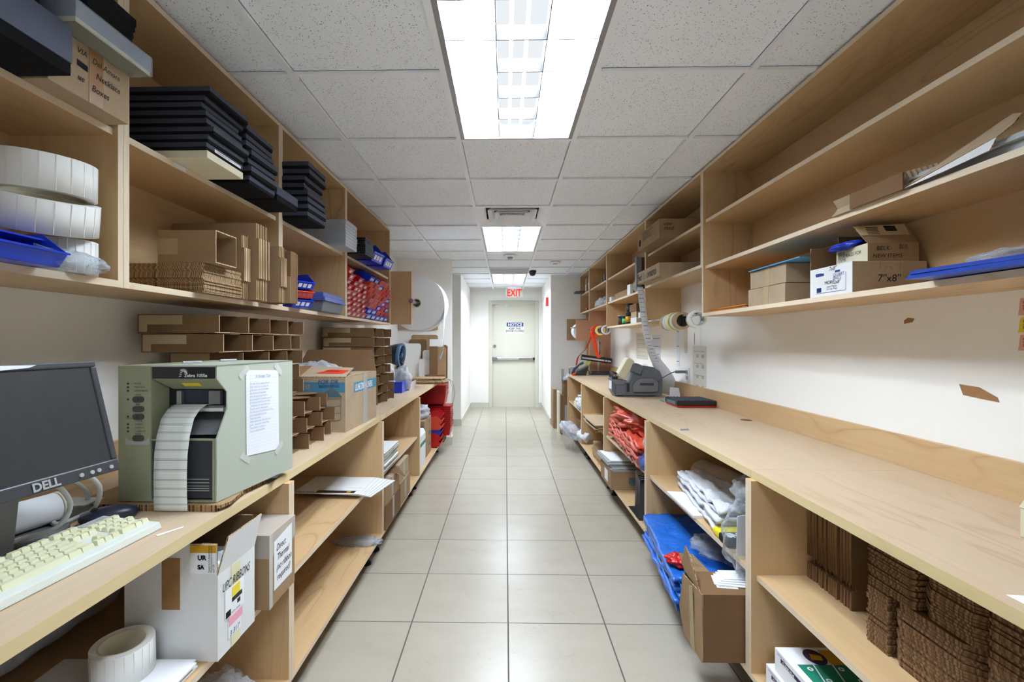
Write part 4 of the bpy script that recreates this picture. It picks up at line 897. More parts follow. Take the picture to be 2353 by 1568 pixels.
solo(MB().slab([(0,0,0),(0,.26,0),(0.012,.26,.075),(0.012,0,.075)],(.010,0,0)),'white_card','white card leaning on the right side of the blue bin','card',M['lab'],(-.918,4.40,.8705))
F_=thing('desk_fan','small dark blue desk fan behind the clear bags','fan',(-1.07,4.62,.8705),.0)
part(F_,'base',MB().lathe([(0,0),(.085,0),(.085,.015),(.03,.03),(0,.03)]),M['bp']); part(F_,'stem',MB().cyl((0,0,.03),(.0,0,.23),.022,.018).cyl((0,-.0,.22),(.03,0,.26),.03),M['bp'])
ax=Vector((.97,-.08,-.10)).normalized(); c0=Vector((-.02,0,.335))
sh=MB(); prof=[(0.0,-.13),(.045,-.125),(.075,-.08),(.10,-.02),(.112,.03),(.112,.055)]
q_=Vector((0,0,1)).rotation_difference(ax).to_matrix().to_4x4(); q_.translation=c0
sh.lathe([(.0,-.13),(.05,-.125),(.082,-.075),(.102,-.02),(.112,.03)],n=36); sh.xf(q_); part(F_,'rear_shroud',sh,M['dnav'])
r_=MB().ring((0,0,.045),(0,0,1),.098,.116,.035,36); r_.xf(q_); part(F_,'front_ring',r_,M['cblue'],'blue front ring')
r_=MB()
for i in range(14):
    a=2*PI*i/14; r_.tube([(.02*math.cos(a),.02*math.sin(a),.058),(.06*math.cos(a+.3),.06*math.sin(a+.3),.064),(.1*math.cos(a+.5),.1*math.sin(a+.5),.055)],.0018,5)
r_.lathe([(0,.052),(.024,.056),(.018,.066),(0,.068)]); r_.xf(q_); part(F_,'grille',r_,M['cblue'])
r_=MB()
for i in range(3):
    a=2*PI*i/3; r_.slab([(.015*math.cos(a),.015*math.sin(a),.02),(.09*math.cos(a-.3),.09*math.sin(a-.3),.01),(.09*math.cos(a+.4),.09*math.sin(a+.4),.035)],(0,0,.003))
r_.xf(q_); part(F_,'blades',r_,M['cblue'])
# flat cardboard lying at the far end
t0=None
for i in range(6):
    m=MB().slab([(0,0,0),(.37,.02,0),(.42,.12,0),(.38,.30,0),(.02,.30,0)],(0,0,.008),0,1)
    l=['lowest','second','third','fourth','fifth','topmost'][i]+' flat kraft sheet in the pile at the far end of the left worktop'
    if t0 is None: t0=solo(m,'cardboard_sheet',l,'cardboard',[M['card'],M['ce2']],(-1.05,5.02,.8705)); 
    else: dup(t0,(-1.06+R(-.01,.045)-(.02 if i>3 else 0),5.02+R(-.01,.02),.8705+.0105*i),R(-.08,.08),l)
# blanks leaning on the return wall
def lean(x0,x1,z1,y,mat,label,notch=0,zb=.8705):
    w=x1-x0;h=z1-zb; m=MB().slab([(0,0,0),(w,0,0),(w,0,h*.55),(w-notch,0,h*.58),(w-notch,0,h-.02),(w-notch-.02,0,h),(.02,0,h),(0,0,h-.02)],(0,.006,0),0,1)
    return solo(m,'cardboard_blank',label,'cardboard',[mat,M['ce2']],(x0,y,zb),rot=(-.05,0,0))
lean(-1.20,-.86,1.42,5.87,M['card'],'tallest kraft blank leaning on the end wall behind the fan')
lean(-1.23,-1.0,1.36,5.86,M['card2'],'darker kraft blank with rounded corners leaning behind the white ones')
lean(-.98,-.745,1.265,5.79,M['card'],'broad kraft blank at the right of the leaning group')
lean(-.80,-.73,1.29,5.84,M['card2'],'narrow kraft strip at the right edge of the leaning group')
lean(-1.30,-1.03,1.31,5.74,M['cwht'],'tall white blank leaning just right of the fan',.02)
lean(-1.25,-1.04,1.24,5.71,M['cwht'],'lower front white blank leaning beside the fan',.02)
lean(-1.02,-.89,1.23,5.69,M['cwht'],'white blank in front of the broad kraft blank')
lean(-1.06,-.93,1.12,5.66,M['cwht'],'shortest white blank in front of the leaning group')
carton('carton','small kraft carton at the foot of the leaning blanks',.24,.08,.06,(-.97,5.57,.8715),M['card2'])
t=thing('white_box','small white box set on top of the leaning blanks behind the foam strip','box',(-.92,5.62,1.276)); part(t,'box_body',MB().box(0,0,0,.15,.10,.085),M['cwht'],bevel=.002)
solo(MB().box(0,0,0,.10,.012,.398).box(0,.012,0,.10,.06,.003),'box_support','kraft upright panel supporting the small white box','cardboard',M['card2'],(-.92,5.60,.8715))
# foam roll
t=thing('foam_roll','huge white foam wrap roll hanging at the end of the left cabinets','foam roll',(-.872,4.72,1.715))
m=MB().ring((0,0,0),(0,1,0),.045,.272,.34,64); part(t,'foam',m,M['foam']); part(t,'core',MB().ring((0,0,0),(0,1,0),.038,.045,.345,32),M['cream'])
m=MB(); L=[(.262,-.17,.06),(.272,-.17,-.02),(.268,-.165,-.12),(.262,-.16,-.3),(.262,-.16,-.45),(.232,-.16,-.555)]
def fl(u,v):
    k=v*5; i=min(int(k),4); f=k-i; a,b=Vector(L[i]),Vector(L[i+1]); p=a+(b-a)*f; return p+Vector((.002*math.sin(v*9)-.045*u*v,.30*(u-.0)*(1-.35*v),0))
m.grid(fl,4,24); part(t,'loose_end',m,M['foam'],'hanging loose strip',solid=.004)
solo(MB().cyl((-.872,4.30,1.712),(-.872,5.94,1.712),.016,n=18).cyl((-.872,4.27,1.712),(-.872,4.30,1.712),.021,n=18),'steel_rod','steel rod carrying the big foam roll','rod',M['chr'],world=True,loc=(-.872,4.3,1.712))
solo(MB().box(-1.375,5.95,1.491,-.868,5.979,1.99),'mounting_board','square plywood board on the end wall behind the big foam roll','board',M['wb'],world=True,loc=(-1.1,5.96,1.49),bevel=.002)
cable('thin_cable','thin black wire looping down the end wall left of the corridor',[(-.70,5.30,.90),(-.66,5.5,.87),(-.655,5.7,.76),(-.668,5.8,.66),(-.662,5.75,.57),(-.642,5.74,.60),(-.632,5.74,.72),(-.646,5.6,.85),(-.70,5.35,.912)],.0022,M['bp'])

# ------------------------------------------------------------------ under the left worktop, nearest cabinet
SH=.5005
t=thing('white_carton','open white carton marked ribbons on the nearest left shelf','box',(-1.0,1.2,SH)); w_,d_2,h_=.248,.178,.225
carton_parts(t,w_,d_2,h_,M['cwht'],closed=False)
part(t,'flap',MB().slab([(.02,0,h_),(w_-.002,0,h_),(w_-.004,.002,h_+.082),(.02,.002,h_+.082)],(0,.004,0),0,1),[M['cwht'],M['ce']])
part(t,'flap',MB().slab([(w_,.0,h_),(w_,d_2,h_),(w_+.016,d_2+.012,h_+.092),(w_+.016,.022,h_+.092)],(-.004,0,.001),0,1),[M['cwht'],M['ce']])
part(t,'flap',MB().slab([(.01,d_2,h_),(w_,d_2,h_),(w_-.002,d_2-.004,h_+.095),(.01,d_2-.004,h_+.095)],(0,-.004,0),0,1),[M['card2'],M['ce']],'brown inner flap')
part(t,'packing_tape',MB().box(.10,-.001,.135,.148,0,h_-.0).box(.10,-.001,h_,.148,0,h_+.045),M['tapeb'])
part(t,'cert_label',MB().box(.175,-.001,h_+.006,.242,.0,h_+.07),M['lab']); part(t,'yellow_tape',MB().box(.175,-.0012,h_+.06,.244,.0,h_+.080),M['gold'])
text(t,'Tested to UL Requirements\nMarking Systems and Labels\nand CSA',(.228,-.0012,h_+.009),(0,0,1),(-1,0,0),.0062,M['ink'],lift=.0012)
text(t,'UR',(.196,-.0012,h_+.042),(1,0,0),(0,0,1),.017,M['ink'],bold=.0008,lift=.0012); text(t,'SA',(.196,-.0012,h_+.018),(1,0,0),(0,0,1),.015,M['ink'],bold=.0008,lift=.0012)
def wf(y,z,o=.0008): return (w_+o,y,z)
m=MB().slab([wf(.058,.0),wf(.100,.0),wf(.100,h_-.005),wf(.058,h_-.0)],(.0005,0,0)); part(t,'yellowed_tape',m,flat('yellowed_tape',(226,220,176),.4,0,.4,.02,0))
part(t,'shipping_label',MB().slab([wf(.030,.088),wf(.118,.088),wf(.118,.165),wf(.030,.165)],(.001,0,0)),M['lab']); part(t,'yellow_note',MB().slab([wf(.060,.135,.002),wf(.098,.135,.002),wf(.098,.162,.002),wf(.060,.162,.002)],(.0004,0,0)),M['yel'])
part(t,'white_label',MB().slab([wf(.044,.030),wf(.104,.030),wf(.104,.075),wf(.044,.075)],(.0008,0,0)),M['lab']); part(t,'pink_label',MB().slab([wf(.046,.062),wf(.110,.062),wf(.110,.085),wf(.046,.085)],(.0016,0,0)),M['pnk'])
m=MB()
for i in range(26):
    y=.060+.0019*i; m.slab([wf(y,.122,.002),wf(y+.0006+.0007*(i%3==0),.122,.002),wf(y+.0006+.0007*(i%3==0),.134,.002),wf(y,.134,.002)],(.0004,0,0))
for i in range(8):
    y=.085+.0019*i; m.slab([wf(y,.106,.002),wf(y+.0008,.106,.002),wf(y+.0008,.118,.002),wf(y,.118,.002)],(.0004,0,0))
part(t,'barcode',m,M['ink']); part(t,'black_mark',MB().slab([wf(.032,.091,.002),wf(.054,.091,.002),wf(.054,.108,.002),wf(.032,.108,.002)],(.0004,0,0)),M['ink'])
text(t,'UPC RIBBONS',wf(.015,.170,.002),(0,1,0),(0,0,1),.034,M['ink'],shear=.25,sx=.62); text(t,'3 317',wf(.048,.034,.002),(0,1,0),(0,0,1),.02,M['inkb'],shear=.2); text(t,'FROM: ZEBRA',wf(.056,.092,.002),(0,1,0),(0,0,1),.007,M['ink'])
solo(MB().blob((0,0,0),(.085,.06,.10),31,.35,3,28),'plastic_bag','grey clear bag stuffed in the open white ribbon carton','plastic bag',M['filmw'],(-.86,1.29,.635))
t=carton('carton','kraft carton with taped handwritten direct thermal sheet, right of the white carton',.275,.175,.232,(-1.01,1.432,SH),M['card'])
m=MB().slab([(.2755,.028,.045),(.2755,.150,.045),(.2755,.150,.215),(.2755,.028,.200)],(.0008,0,0)); part(t,'taped_sheet',m,M['lab']); part(t,'packing_tape',MB().box(.10,-.0008,.16,.276,.176,.2328).box(.2752,-.0008,-.0,.2758,.02,.232),M['tapec'])
for i,l in enumerate(('Direct','Thermal','(no ribbon','required)')): text(t,l,(.2764,.040+.004*(i%2),.165-.032*i),(0,1,.02),(0,0,1),.03,M['ink'],shear=.35,sx=.8)
labelroll('white label roll standing on envelopes at the bottom left',(-.935,1.12,.527),(.05,.0,.3),.050,.064,.078)
t0=thing('white_envelope','x','envelope',(0,0,-40)); part(t0,'envelope_body',MB().slab([(0,0,0),(.34,.0,0),(.34,.30,0),(0,.30,0)],(0,0,.0042)),M['lab']); part(t0,'printed_line',MB().box(.02,.02,.0042,.14,.026,.0046),M['ink'])
for i in range(5):
    l=['bottom','second','middle','fourth','top'][i]+' white envelope under the label roll'
    if i==0: t0.location=(-1.13,.87,SH); t0['label']=l
    else: dup(t0,(-1.13+R(-.01,.01),.87+R(-.01,.01),SH+.0047*i),R(-.04,.04),l)
t=thing('film_roll','long clear-bagged roll at the back of the nearest left shelf','plastic roll',(-1.25,.98,.60)); part(t,'roll',MB().cyl((0,-.5,-.0),(0,.36,0),.06,n=28),M['lgp']); part(t,'bag',MB().grid(lambda u,v:Vector((math.cos(u*2*PI)*(.078+.014*noise.noise(Vector((u*9,v*14,2)))),-.52+.94*v,math.sin(u*2*PI)*(.078+.016*noise.noise(Vector((u*8,v*12,5)))))),36,40),M['filmw'])
solo(MB().blob((0,0,.08),(.10,.14,.10),41,.3,3,28,flat=0.0),'plastic_bag','clear bag slumped on the bottom shelf under the white carton','plastic bag',M['film'],(-.87,1.33,.1545))
# second cabinet: express envelopes
t0=thing('express_envelope','x','envelope',(0,0,-40)); part(t0,'envelope_body',MB().slab([(0,0,0),(.36,0,0),(.36,.30,0),(0,.30,0)],(0,0,.004)),M['cwht']); part(t0,'dark_band',MB().box(.12,.012,.004,.33,.05,.0045),flat('dark_brown_band',(50,36,26),.5,0,.3,0,0)); part(t0,'gold_shield',MB().slab([(.285,.02,.0045),(.305,.02,.0045),(.308,.038,.0045),(.295,.046,.0045),(.282,.038,.0045)],(0,0,.0003)),M['gold']); part(t0,'printed_block',MB().box(.19,.06,.004,.35,.0605,.0044).box(.25,.1,.004,.35,.101,.0044),M['inkg'])
text(t0,'Express',(.005,.012,.004),(1,0,0),(0,1,0),.034,M['ink'],shear=.2)
for i in range(6):
    l=['bottom','second','third','fourth','fifth','top'][i]+' white express envelope in the fan on the second left shelf'
    x,y,rz=-1.135-.0+.012*(5-i),2.45+.02*(5-i),-.03-.035*(5-i)
    if i==0: t0.location=(x,y,SH); t0.rotation_euler=(0,0,rz); t0['label']=l
    else: dup(t0,(x,y,SH+.0052*i),rz,l)
solo(MB().blob((0,0,.008),(.12,.06,.014),51,.4,3,26,flat=0),'plastic_bag','flat clear bag left on the second cabinet floor','plastic bag',M['film'],(-.87,2.72,.1545))
# third cabinet
sets='flat grey-white mailers stacked on the third left shelf'; t0=solo(MB().slab([(0,0,0),(.33,0,0),(.33,.02,0),(.335,.02,0),(.335,.40,0),(0,.40,0)],(0,0,.0052),0,1),'flat_mailer','flat white mailer in the stack on the third left shelf','cardboard',[M['cwht'],edge('grey_fluted_edge',(214,208,196),(110,98,82),'xy',150)],(-1.10,2.89,SH),group=sets)
for i in range(1,22): dup(t0,(-1.10+R(-.012,.008),2.89+R(-.008,.012),SH+.0058*i),R(-.015,.015))
t=thing('white_box','open white mailer box on top of the flat mailer stack','box',(-1.10,2.90,SH+.1285)); sleeve(t,.24,.18,.10,M['cwht'])
carton('carton','lower taped kraft carton at the front of the third left cabinet',.42,.40,.15,(-1.165,2.885,.1545),M['card2'],tape='x')
t=carton('carton','upper kraft carton with torn open flap under the flat mailers',.40,.38,.135,(-1.15,2.89,.3055),M['card'],tape='x'); part(t,'flap',MB().slab([(.30,.25,.136),(.40,.25,.136),(.47,.27,.105),(.40,.37,.137),(.30,.37,.137)],(0,0,.004),0,1),[M['card2'],M['ce']]); 
carton('carton','kraft carton standing behind the torn carton in the third left cabinet',.38,.33,.16,(-1.13,3.31,.1545),M['card'],tape='x')
carton('carton','taped kraft carton on top at the rear of the third left cabinet',.36,.32,.13,(-1.12,3.315,.3155),M['card3'],tape='x')
solo(MB().cyl((0,0,.035),(0,.16,.035),.034,n=20).ring((0,.1,.035),(0,1,0),.034,.036,.03,20),'blue_bottle','dark blue bottle lying at the back of the third left cabinet','bottle',M['bfold'],(-.98,3.72,.1545),.4)
# fourth cabinet
t=carton('carton','tall kraft carton with printed stamps in the farthest left cabinet',.34,.42,.385,(-1.145,4.60,.1545),M['card'])
for z in (.33,.22,.20,.09): part(t,'printed_stamp',MB().box(.3404,.25,z,.341,.36,z+.018),M['tealg'])
solo(MB().blob((0,0,.06),(.17,.2,.085),61,.35,3,32,flat=0),'plastic_bag','bulging clear bag on the tall kraft carton','plastic bag',M['filmw'],(-.985,4.80,.541))
t=thing('white_carton','narrow white carton with green stripe before the tall kraft carton','box',(-1.06,4.22,.1545)); part(t,'box_body',MB().box(0,0,0,.28,.30,.30).hexa([(0,0,.3),(.28,0,.3),(.28,.3,.3),(0,.3,.3)],[(0,.1,.335),(.26,.1,.335),(.26,.3,.335),(0,.3,.335)]),M['cwht'],bevel=.002); part(t,'green_stripe',MB().box(-.0006,-.0006,.20,.2806,.3006,.235),M['green'])
pb('s3',.19,.24,.09,M['orr'],3,lm=M['red2']); pb('s4',.19,.24,.09,M['red'],3,lm=M['red2']); pb('s5',.19,.24,.09,M['blue'],3,lm=M['red2'])
for i,(k,l) in enumerate((('s4','lowest red bin'),('s4','second red bin'),('s5','blue bin near the middle'),('s3','orange-red bin above the blue one'),('s3','fifth orange-red bin'),('s4','topmost red bin'))):
    putbin(k,(-.955+.004*i,5.13,.155+.062*i),l+' of the leaning pile in the farthest left cabinet',None,rot=(0,-.06,.03*((i%3)-1)))
m=MB().box(0,0,0,.33,.26,.005).box(0,0,.005,.33,.005,.10).box(0,.255,.005,.33,.26,.10).box(0,.005,.005,.005,.255,.10).hexa([(.325,.005,.005),(.33,.005,.005),(.33,.255,.005),(.325,.255,.005)],[(.335,.005,.1),(.345,.005,.1),(.345,.255,.1),(.335,.255,.1)]).box(-.006,-.006,.094,.35,.266,.10)
for k in range(5): m.box(.03+.06*k,-.003,.008,.036+.06*k,0,.094)
t0=solo(m,'red_bin','x','bin',M['dred'],(0,0,-40))
first=True
for i in range(11):
    loc=(-.985,5.40,.24+.024*i); l='large deep red bin nested in the lower pile at the end of the left cabinets'
    if first: t0.location=loc; t0['label']=l; t0['group']='large deep red bins, lower nested pile'; first=False
    else: dup(t0,(loc[0]+R(-.003,.003),loc[1],loc[2]),R(-.01,.01),l,'large deep red bins, lower nested pile')
for i in range(8):
    dup(t0,(-1.04+R(-.003,.003),5.39,.605+.017*i),R(-.01,.01),'large deep red bin in the upper nested pile under the far worktop','large deep red bins, upper nested pile')
solo(MB().box(0,0,0,.28,.24,.08),'bin_support','plain low kraft box under the large red bins','box',M['card2'],(-1.0,5.41,.1545))
for k_,(p_,u_) in pr.items():
    if not u_[0]:
        try:
            for c_ in list(p_.children_recursive): bpy.data.objects.remove(c_)
            bpy.data.objects.remove(p_)
        except Exception: pass
# ================================================================== right side
# ------------------------------------------------------------------ upper right, near cabinet
def cart2(name,label,x0,y0,z0,w,d,h,mat,rz=0,**k): return carton(name,label,w,d,h,(x0,y0,z0),mat,rz,**k)
for i,(z,l) in enumerate(((1.5095,'lower of two taped kraft boxes in the near right cabinet'),(1.5975,'upper taped kraft box with blue folder on it, near right cabinet'))):
    t=cart2('carton',l,1.222+.004*i,2.05,z,.26,.30,.085,M['card3'],rz=.01-.02*i)
    part(t,'packing_tape',MB().box(-.001,.125,0,0,.165,.0852).box(0,.125,.085,.26,.165,.0858),M['tapec'] if False else M['tapeg'])
solo(MB().slab([(1.21,1.93,1.6845),(1.46,1.95,1.6845),(1.46,2.33,1.6845),(1.215,2.34,1.6845)],(0,0,.004)),'blue_folder','sky blue folder lying on the upper taped kraft box','folder',M['skyb'],world=True,loc=(1.3,2.1,1.684))
t0=solo(MB().slab([(0,0,0),(.22,0,0),(.22,.42,0),(0,.42,0)],(0,0,.0032)),'amber_envelope','x','envelope',M['org'],(1.215,2.38,1.5095),group='amber envelopes stacked at the near right cabinet divider')
t0['label']='amber padded envelope in the low stack by the right cabinet divider'
for i in range(1,5): dup(t0,(1.215+R(-.008,.01),2.37+R(-.02,.02),1.5095+.0038*i),R(-.05,.05))
t=thing('bag_carton','long white-ended kraft carton marked 7x8 in the near right cabinet','box',(1.222,1.655,1.5095)); part(t,'carton_body',MB().box(0,0,0,.258,.225,.112),M['card3'],bevel=.0015)
part(t,'white_panel',MB().box(-.0012,.0,0,0,.225,.112),M['cwht']); part(t,'blue_frame',MB().box(-.0018,.03,.014,-.0012,.19,.0155).box(-.0018,.03,.014,-.0012,.0315,.08).box(-.0018,.145,.08,-.0012,.19,.09),M['nblue']); part(t,'blue_block',MB().box(-.0020,.160,.084,-.0012,.192,.092),M['nblue']); part(t,'blue_block',MB().box(-.0020,.06,.084,-.0012,.085,.092),M['nblue'])
m=MB()
for i in range(12): m.box(-.0022,.160+.0022*i,.018,-.0012,.1612+.0022*i,.036)
part(t,'barcode',m,M['nblue'])
xd_=(0,-1,0)
text(t,"7x8''",(-.0012,.118,.094),xd_,(0,0,1),.022,M['ink'],shear=.2); text(t,'QUART\nBAGS',(-.0012,.095,.070),xd_,(0,0,1),.017,M['nblue'],spacing=.7); text(t,'MORE',(-.002,.14,.045),xd_,(0,0,1),.019,M['ink']); text(t,"2x8''",(-.0022,.09,.043),xd_,(0,0,1),.018,M['ink'],shear=.2); text(t,'Clear Plastic\nStorage Bags',(-.0012,.13,.032),xd_,(0,0,1),.011,M['nblue'],spacing=.8)
text(t,"7''x8''",(.085,0,.040),(1,0,0),(0,0,1),.036,M['ink'],shear=.1)
m=MB(); 
for i in range(10):
    a0=PI*i/10;a1=PI*(i+1)/10; m.slab([(.125+.013*math.cos(a0),0,.080+.013*math.sin(a0)),(.125+.013*math.cos(a1),0,.080+.013*math.sin(a1)),(.125+.0138*math.cos(a1),0,.080+.0138*math.sin(a1)),(.125+.0138*math.cos(a0),0,.080+.0138*math.sin(a0))],(0,-.0004,0))
part(t,'thumb_notch',m,M['card2']); part(t,'tear_line',MB().box(.095,-.0004,.085,.0958,0,.1115),M['card2']); part(t,'tear_line',MB().box(.165,-.0004,.085,.1658,0,.1115),M['card2'])
part(t,'flap',MB().slab([(.0,.225,.112),(.12,.225,.112),(.12,.228,.205),(.004,.228,.200)],(0,.004,0),0,1),[M['card2'],M['ce']],'brown raised flap')
t=thing('open_carton','open kraft carton marked belk new items on the long 7x8 carton','box',(1.288,1.672,1.6225),-.06); B_w,B_d,B_h=.17,.17,.066
carton_parts(t,B_w,B_d,B_h,M['card'],closed=False)
part(t,'white_end',MB().box(-.001,0,0,0,B_d,B_h),M['cream']); part(t,'flap',MB().slab([(0,0,B_h),(B_w,0,B_h),(B_w-.018,.035,B_h+.075),(-.028,.035,B_h+.070)],(0,.004,.0),0,1),[M['card'],M['ce']])
part(t,'flap',MB().slab([(.01,B_d,B_h),(B_w,B_d,B_h),(B_w,B_d+.01,B_h+.06),(.01,B_d+.01,B_h+.06)],(0,-.004,.0),0,1),[M['blkm'] if False else M['cardd'],M['ce']])
nrm=Vector((0,-.075,.035)).normalized()
part(t,'shipping_label',MB().slab([(-.014,.0135,B_h+.030),(.150,.0135,B_h+.030),(.145,.033,B_h+.072),(-.024,.033,B_h+.066)],tuple(nrm*.0012)),flat('aged_label',(206,186,150),.6,0,.2,.02,0))
m=MB()
for i in range(12):
    x=.075+.0032*i; m.slab([(x,.0205,B_h+.045),(x+.0016+.0006*(i%2),.0205,B_h+.045),(x+.0016+.0006*(i%2)-.003,.0305,B_h+.066),(x-.003,.0305,B_h+.066)],tuple(nrm*.0022))
part(t,'barcode',m,M['ink']); m=MB()
for i in range(5): m.slab([(.01,.0155+.003*i,B_h+.034+.0064*i),(.05,.0155+.003*i,B_h+.034+.0064*i),(.05,.0159+.003*i,B_h+.0350+.0064*i),(.01,.0159+.003*i,B_h+.0350+.0064*i)],tuple(nrm*.0022))
part(t,'address_lines',m,M['ink'])
text(t,'BELK-',(.028,0,.040),(1,0,0),(0,0,1),.021,M['ink'],bold=0,shear=.1); text(t,'BLUE\nBAGS',(.105,0,.052),(1,0,0),(0,0,1),.012,M['ink'],spacing=.75); text(t,'NEW ITEMS',(.016,0,.014),(1,0,0),(0,0,1),.019,M['ink'],bold=0,shear=.1)
text(t,'BELK\nBLUE BAGS FOR\nITEMS',(-.001,.16,.048),(0,-1,0),(0,0,1),.018,M['ink'],spacing=.75,shear=.15)
solo(MB().blob((0,0,0),(.045,.06,.014),71,.3,2.5,24),'blue_bag','blue bag lying on the rim of the belk carton','bag',M['blue'],(1.30,1.79,1.702),rot=(0,-.2,0))
t0=solo(MB().slab([(0,0,0),(.26,.0,0),(.26,.40,0),(0,.40,0)],(0,0,.0038)),'blue_folder','royal blue folder in the pile at the right edge of the lowest shelf','folder',M['bfold'],(1.165,.92,1.512),.12,group='royal blue folders at the right picture edge')
for i in range(1,6): dup(t0,(1.165+.004*i,.92+R(-.01,.01),1.512+.0044*i),.12+R(-.02,.02))
solo(MB().blob((0,0,0.01),(.10,.20,.028),81,.3,3,26,flat=0.001),'plastic_bag','clear bag lying on the royal blue folders','plastic bag',M['film'],(1.34,1.14,1.541))
# middle shelf : folded pads, large flattened carton
t0=None; gl='folded kraft pads standing on the middle right shelf'
for i in range(7):
    m=MB().slab([(0,0,0),(.022,0,.030),(0.006,0,.058),(.0105,0,.058),(.027,0,.030),(.005,0,0)],(0,-.30,0))
    if t0 is None: t0=solo(m,'folded_pad','grey-brown folded card pad standing in the row on the middle right shelf','cardboard',M['card3'],(1.205,1.735,1.7975),group=gl)
    else: dup(t0,(1.205+.0062*i,1.735-.012*i,1.7975))
solo(MB().slab([(0,0,0),(0,-.215,0),(0,-.215,.052),(0,0,.052)],(.005,0,0)),'card_strip','long brown card strip in front of the folded pads','cardboard',M['card2'],(1.197,1.635,1.7975),0)
t0=None
for i in range(6):
    m=MB().slab([(0,0,0),(.24,0,0),(.24,.54,0),(0,.54,0)],(0,0,.0065),0,1)
    l=['lowest','second','third','fourth','fifth','top'][i]+' white flat mailer in the pile at the right end of the middle shelf'
    if t0 is None: t0=solo(m,'flat_mailer',l,'cardboard',[M['cwht'],M['lgp']],(1.24,.92,1.7975))
    else: dup(t0,(1.24+R(-.006,.01),.92+R(-.02,.02)+.012*i,1.7975+.0078*i),R(-.02,.02),l)
t=thing('open_mailer_box','large opened kraft mailer resting aslant on the white flat mailers','box',(1.21,1.10,1.8455))
part(t,'panel',MB().slab([(1.205,1.43,1.801),(1.198,1.30,1.803),(1.198,1.17,1.812),(1.215,1.17,1.845)],(.004,0,0),0,1),[M['cwht'],M['ce']],'white scuffed panel',world=True)
part(t,'panel',MB().slab([(1.205,1.43,1.803),(1.215,1.17,1.846),(1.235,1.152,1.868),(1.255,1.150,1.895),(1.252,1.168,1.902),(1.225,1.44,1.815)],(.004,0,0),0,1),[M['card3'],M['ce']],world=True)

# ------------------------------------------------------------------ right cabinets B - E
t=cart2('shipping_carton','long kraft shipping carton sticking out of the upper shelf over the tape rod',1.10,3.335,2.0775,.30,.54,.137,M['card'])
t.rotation_euler=(0,0,0)
text(t,'UPS EXPRESS BOX - MEDIUM\nLARGE EXPRESS BOX\nDESIGNED FOR EXPRESS',(-.0006,.40,.105),(0,-1,0),(0,0,1),.026,M['ink'],shear=0,spacing=.9,sx=.75); part(t,'printed_shield',MB().slab([(-.0002,.50,.035),(-.0002,.455,.035),(-.0002,.45,.075),(-.0002,.478,.09),(-.0002,.505,.075)],(-.0006,0,0)),M['ink']); text(t,'ups\nmed.',(.03,-.0006,.09),(1,0,0),(0,0,1),.04,M['ink'],shear=.25,spacing=.8)
cart2('carton','dark kraft carton behind the protruding shipping carton',1.41,3.30,2.0775,.075,.5,.137,M['cardd'])
t=cart2('shipping_carton','long kraft carton marked FedEx on the shelf above the tape rod',1.10,3.335,1.8095,.33,.54,.094,M['card3'])
text(t,'Fed',(-.0006,.53,.022),(0,-1,0),(0,0,1),.075,M['ink'],bold=.002,sx=.95); text(t,'Ex',(-.0006,.40,.022),(0,-1,0),(0,0,1),.072,M['inkg'],bold=.001); text(t,'139382F20',(-.0006,.30,.022),(0,-1,0),(0,0,1),.055,M['ink'],bold=.001,sx=.95); text(t,'EXPRESS SERVICES',(.02,.05,-.0006),(0,1,0),(1,0,0),.03,M['ink'])
for i,(x,l) in enumerate(((1.135,'front grey plastic channel standing by the FedEx carton'),(1.19,'brown middle channel standing by the FedEx carton'))):
    m=MB().box(0,0,0,.04,.004,.275).box(0,.004,0,.004,.05,.275).box(.036,.004,0,.04,.05,.275); solo(m,'corner_channel',l,'channel',[M['gp2'],M['card2']][i],(x,4.035+.03*i,1.7975))
m=MB().box(0,0,0,.012,.05,.275); solo(m,'corner_channel','thin light grey strip standing right of the brown channel','channel',M['lgp'],(1.245,4.045,1.7975))
# tape rods
def tape(label,c,ri,ro,w,mat,name='tape_roll',inner=None,ax=(0,1,0)):
    t=thing(name,label,'tape roll',c); part(t,'tape',MB().ring((0,0,0),ax,ri+.004,ro,w,40),mat); part(t,'core',MB().ring((0,0,0),ax,ri,ri+.004,w+.002,36),inner or M['cream']); return t
RZ=1.508
solo(MB().cyl((1.215,2.85,RZ),(1.215,4.02,RZ),.0085,n=16),'tape_rod','steel rod under the right cabinets carrying many tape rolls','rod',M['chr'],world=True,loc=(1.215,2.85,RZ))
M['tw']=flat('pale_tape',(226,226,214),.25,0,.5,.02,0); M['tt']=flat('tan_tape',(176,152,116),.25,0,.5,.03,0); M['td']=flat('dark_core',(60,54,50),.5,0,.3,.02,0); M['ty']=flat('yellow_stripe_tape',(226,222,130),.3,0,.5,.02,0)
tape('big pale tape roll alone at the near end of the tape rod',(1.215,2.975,RZ-.0285),.038,.056,.050,M['tw'],inner=M['lgp'])
y=3.20
for w,ro,mt,l in ((.028,.060,'tt','tan tape roll first in the far cluster on the tape rod'),(.022,.056,'tt','second tan tape roll with dark core on the tape rod'),(.030,.062,'tw','silvery pale tape roll third in the cluster'),(.020,.062,'tt','thin brown tape roll between pale ones'),(.030,.064,'ty','yellow striped tape roll in the cluster'),(.030,.064,'tw','white tape roll beyond the yellow one'),(.060,.060,'tw','broad pale tape roll far along the rod'),(.05,.060,'tt','last tan tape roll at the far end of the rod')):
    tape(l,(1.215,y+w/2,RZ-.0285),.038,ro,w,M[mt],inner=M['td']); y+=w+(.004 if y<3.4 else .03)
solo(MB().cyl((1.20,5.49,1.502),(1.20,6.664,1.502),.0085,n=14),'tape_rod','far steel rod with orange and yellow tape rolls','rod',M['chr'],world=True,loc=(1.2,5.5,1.5))
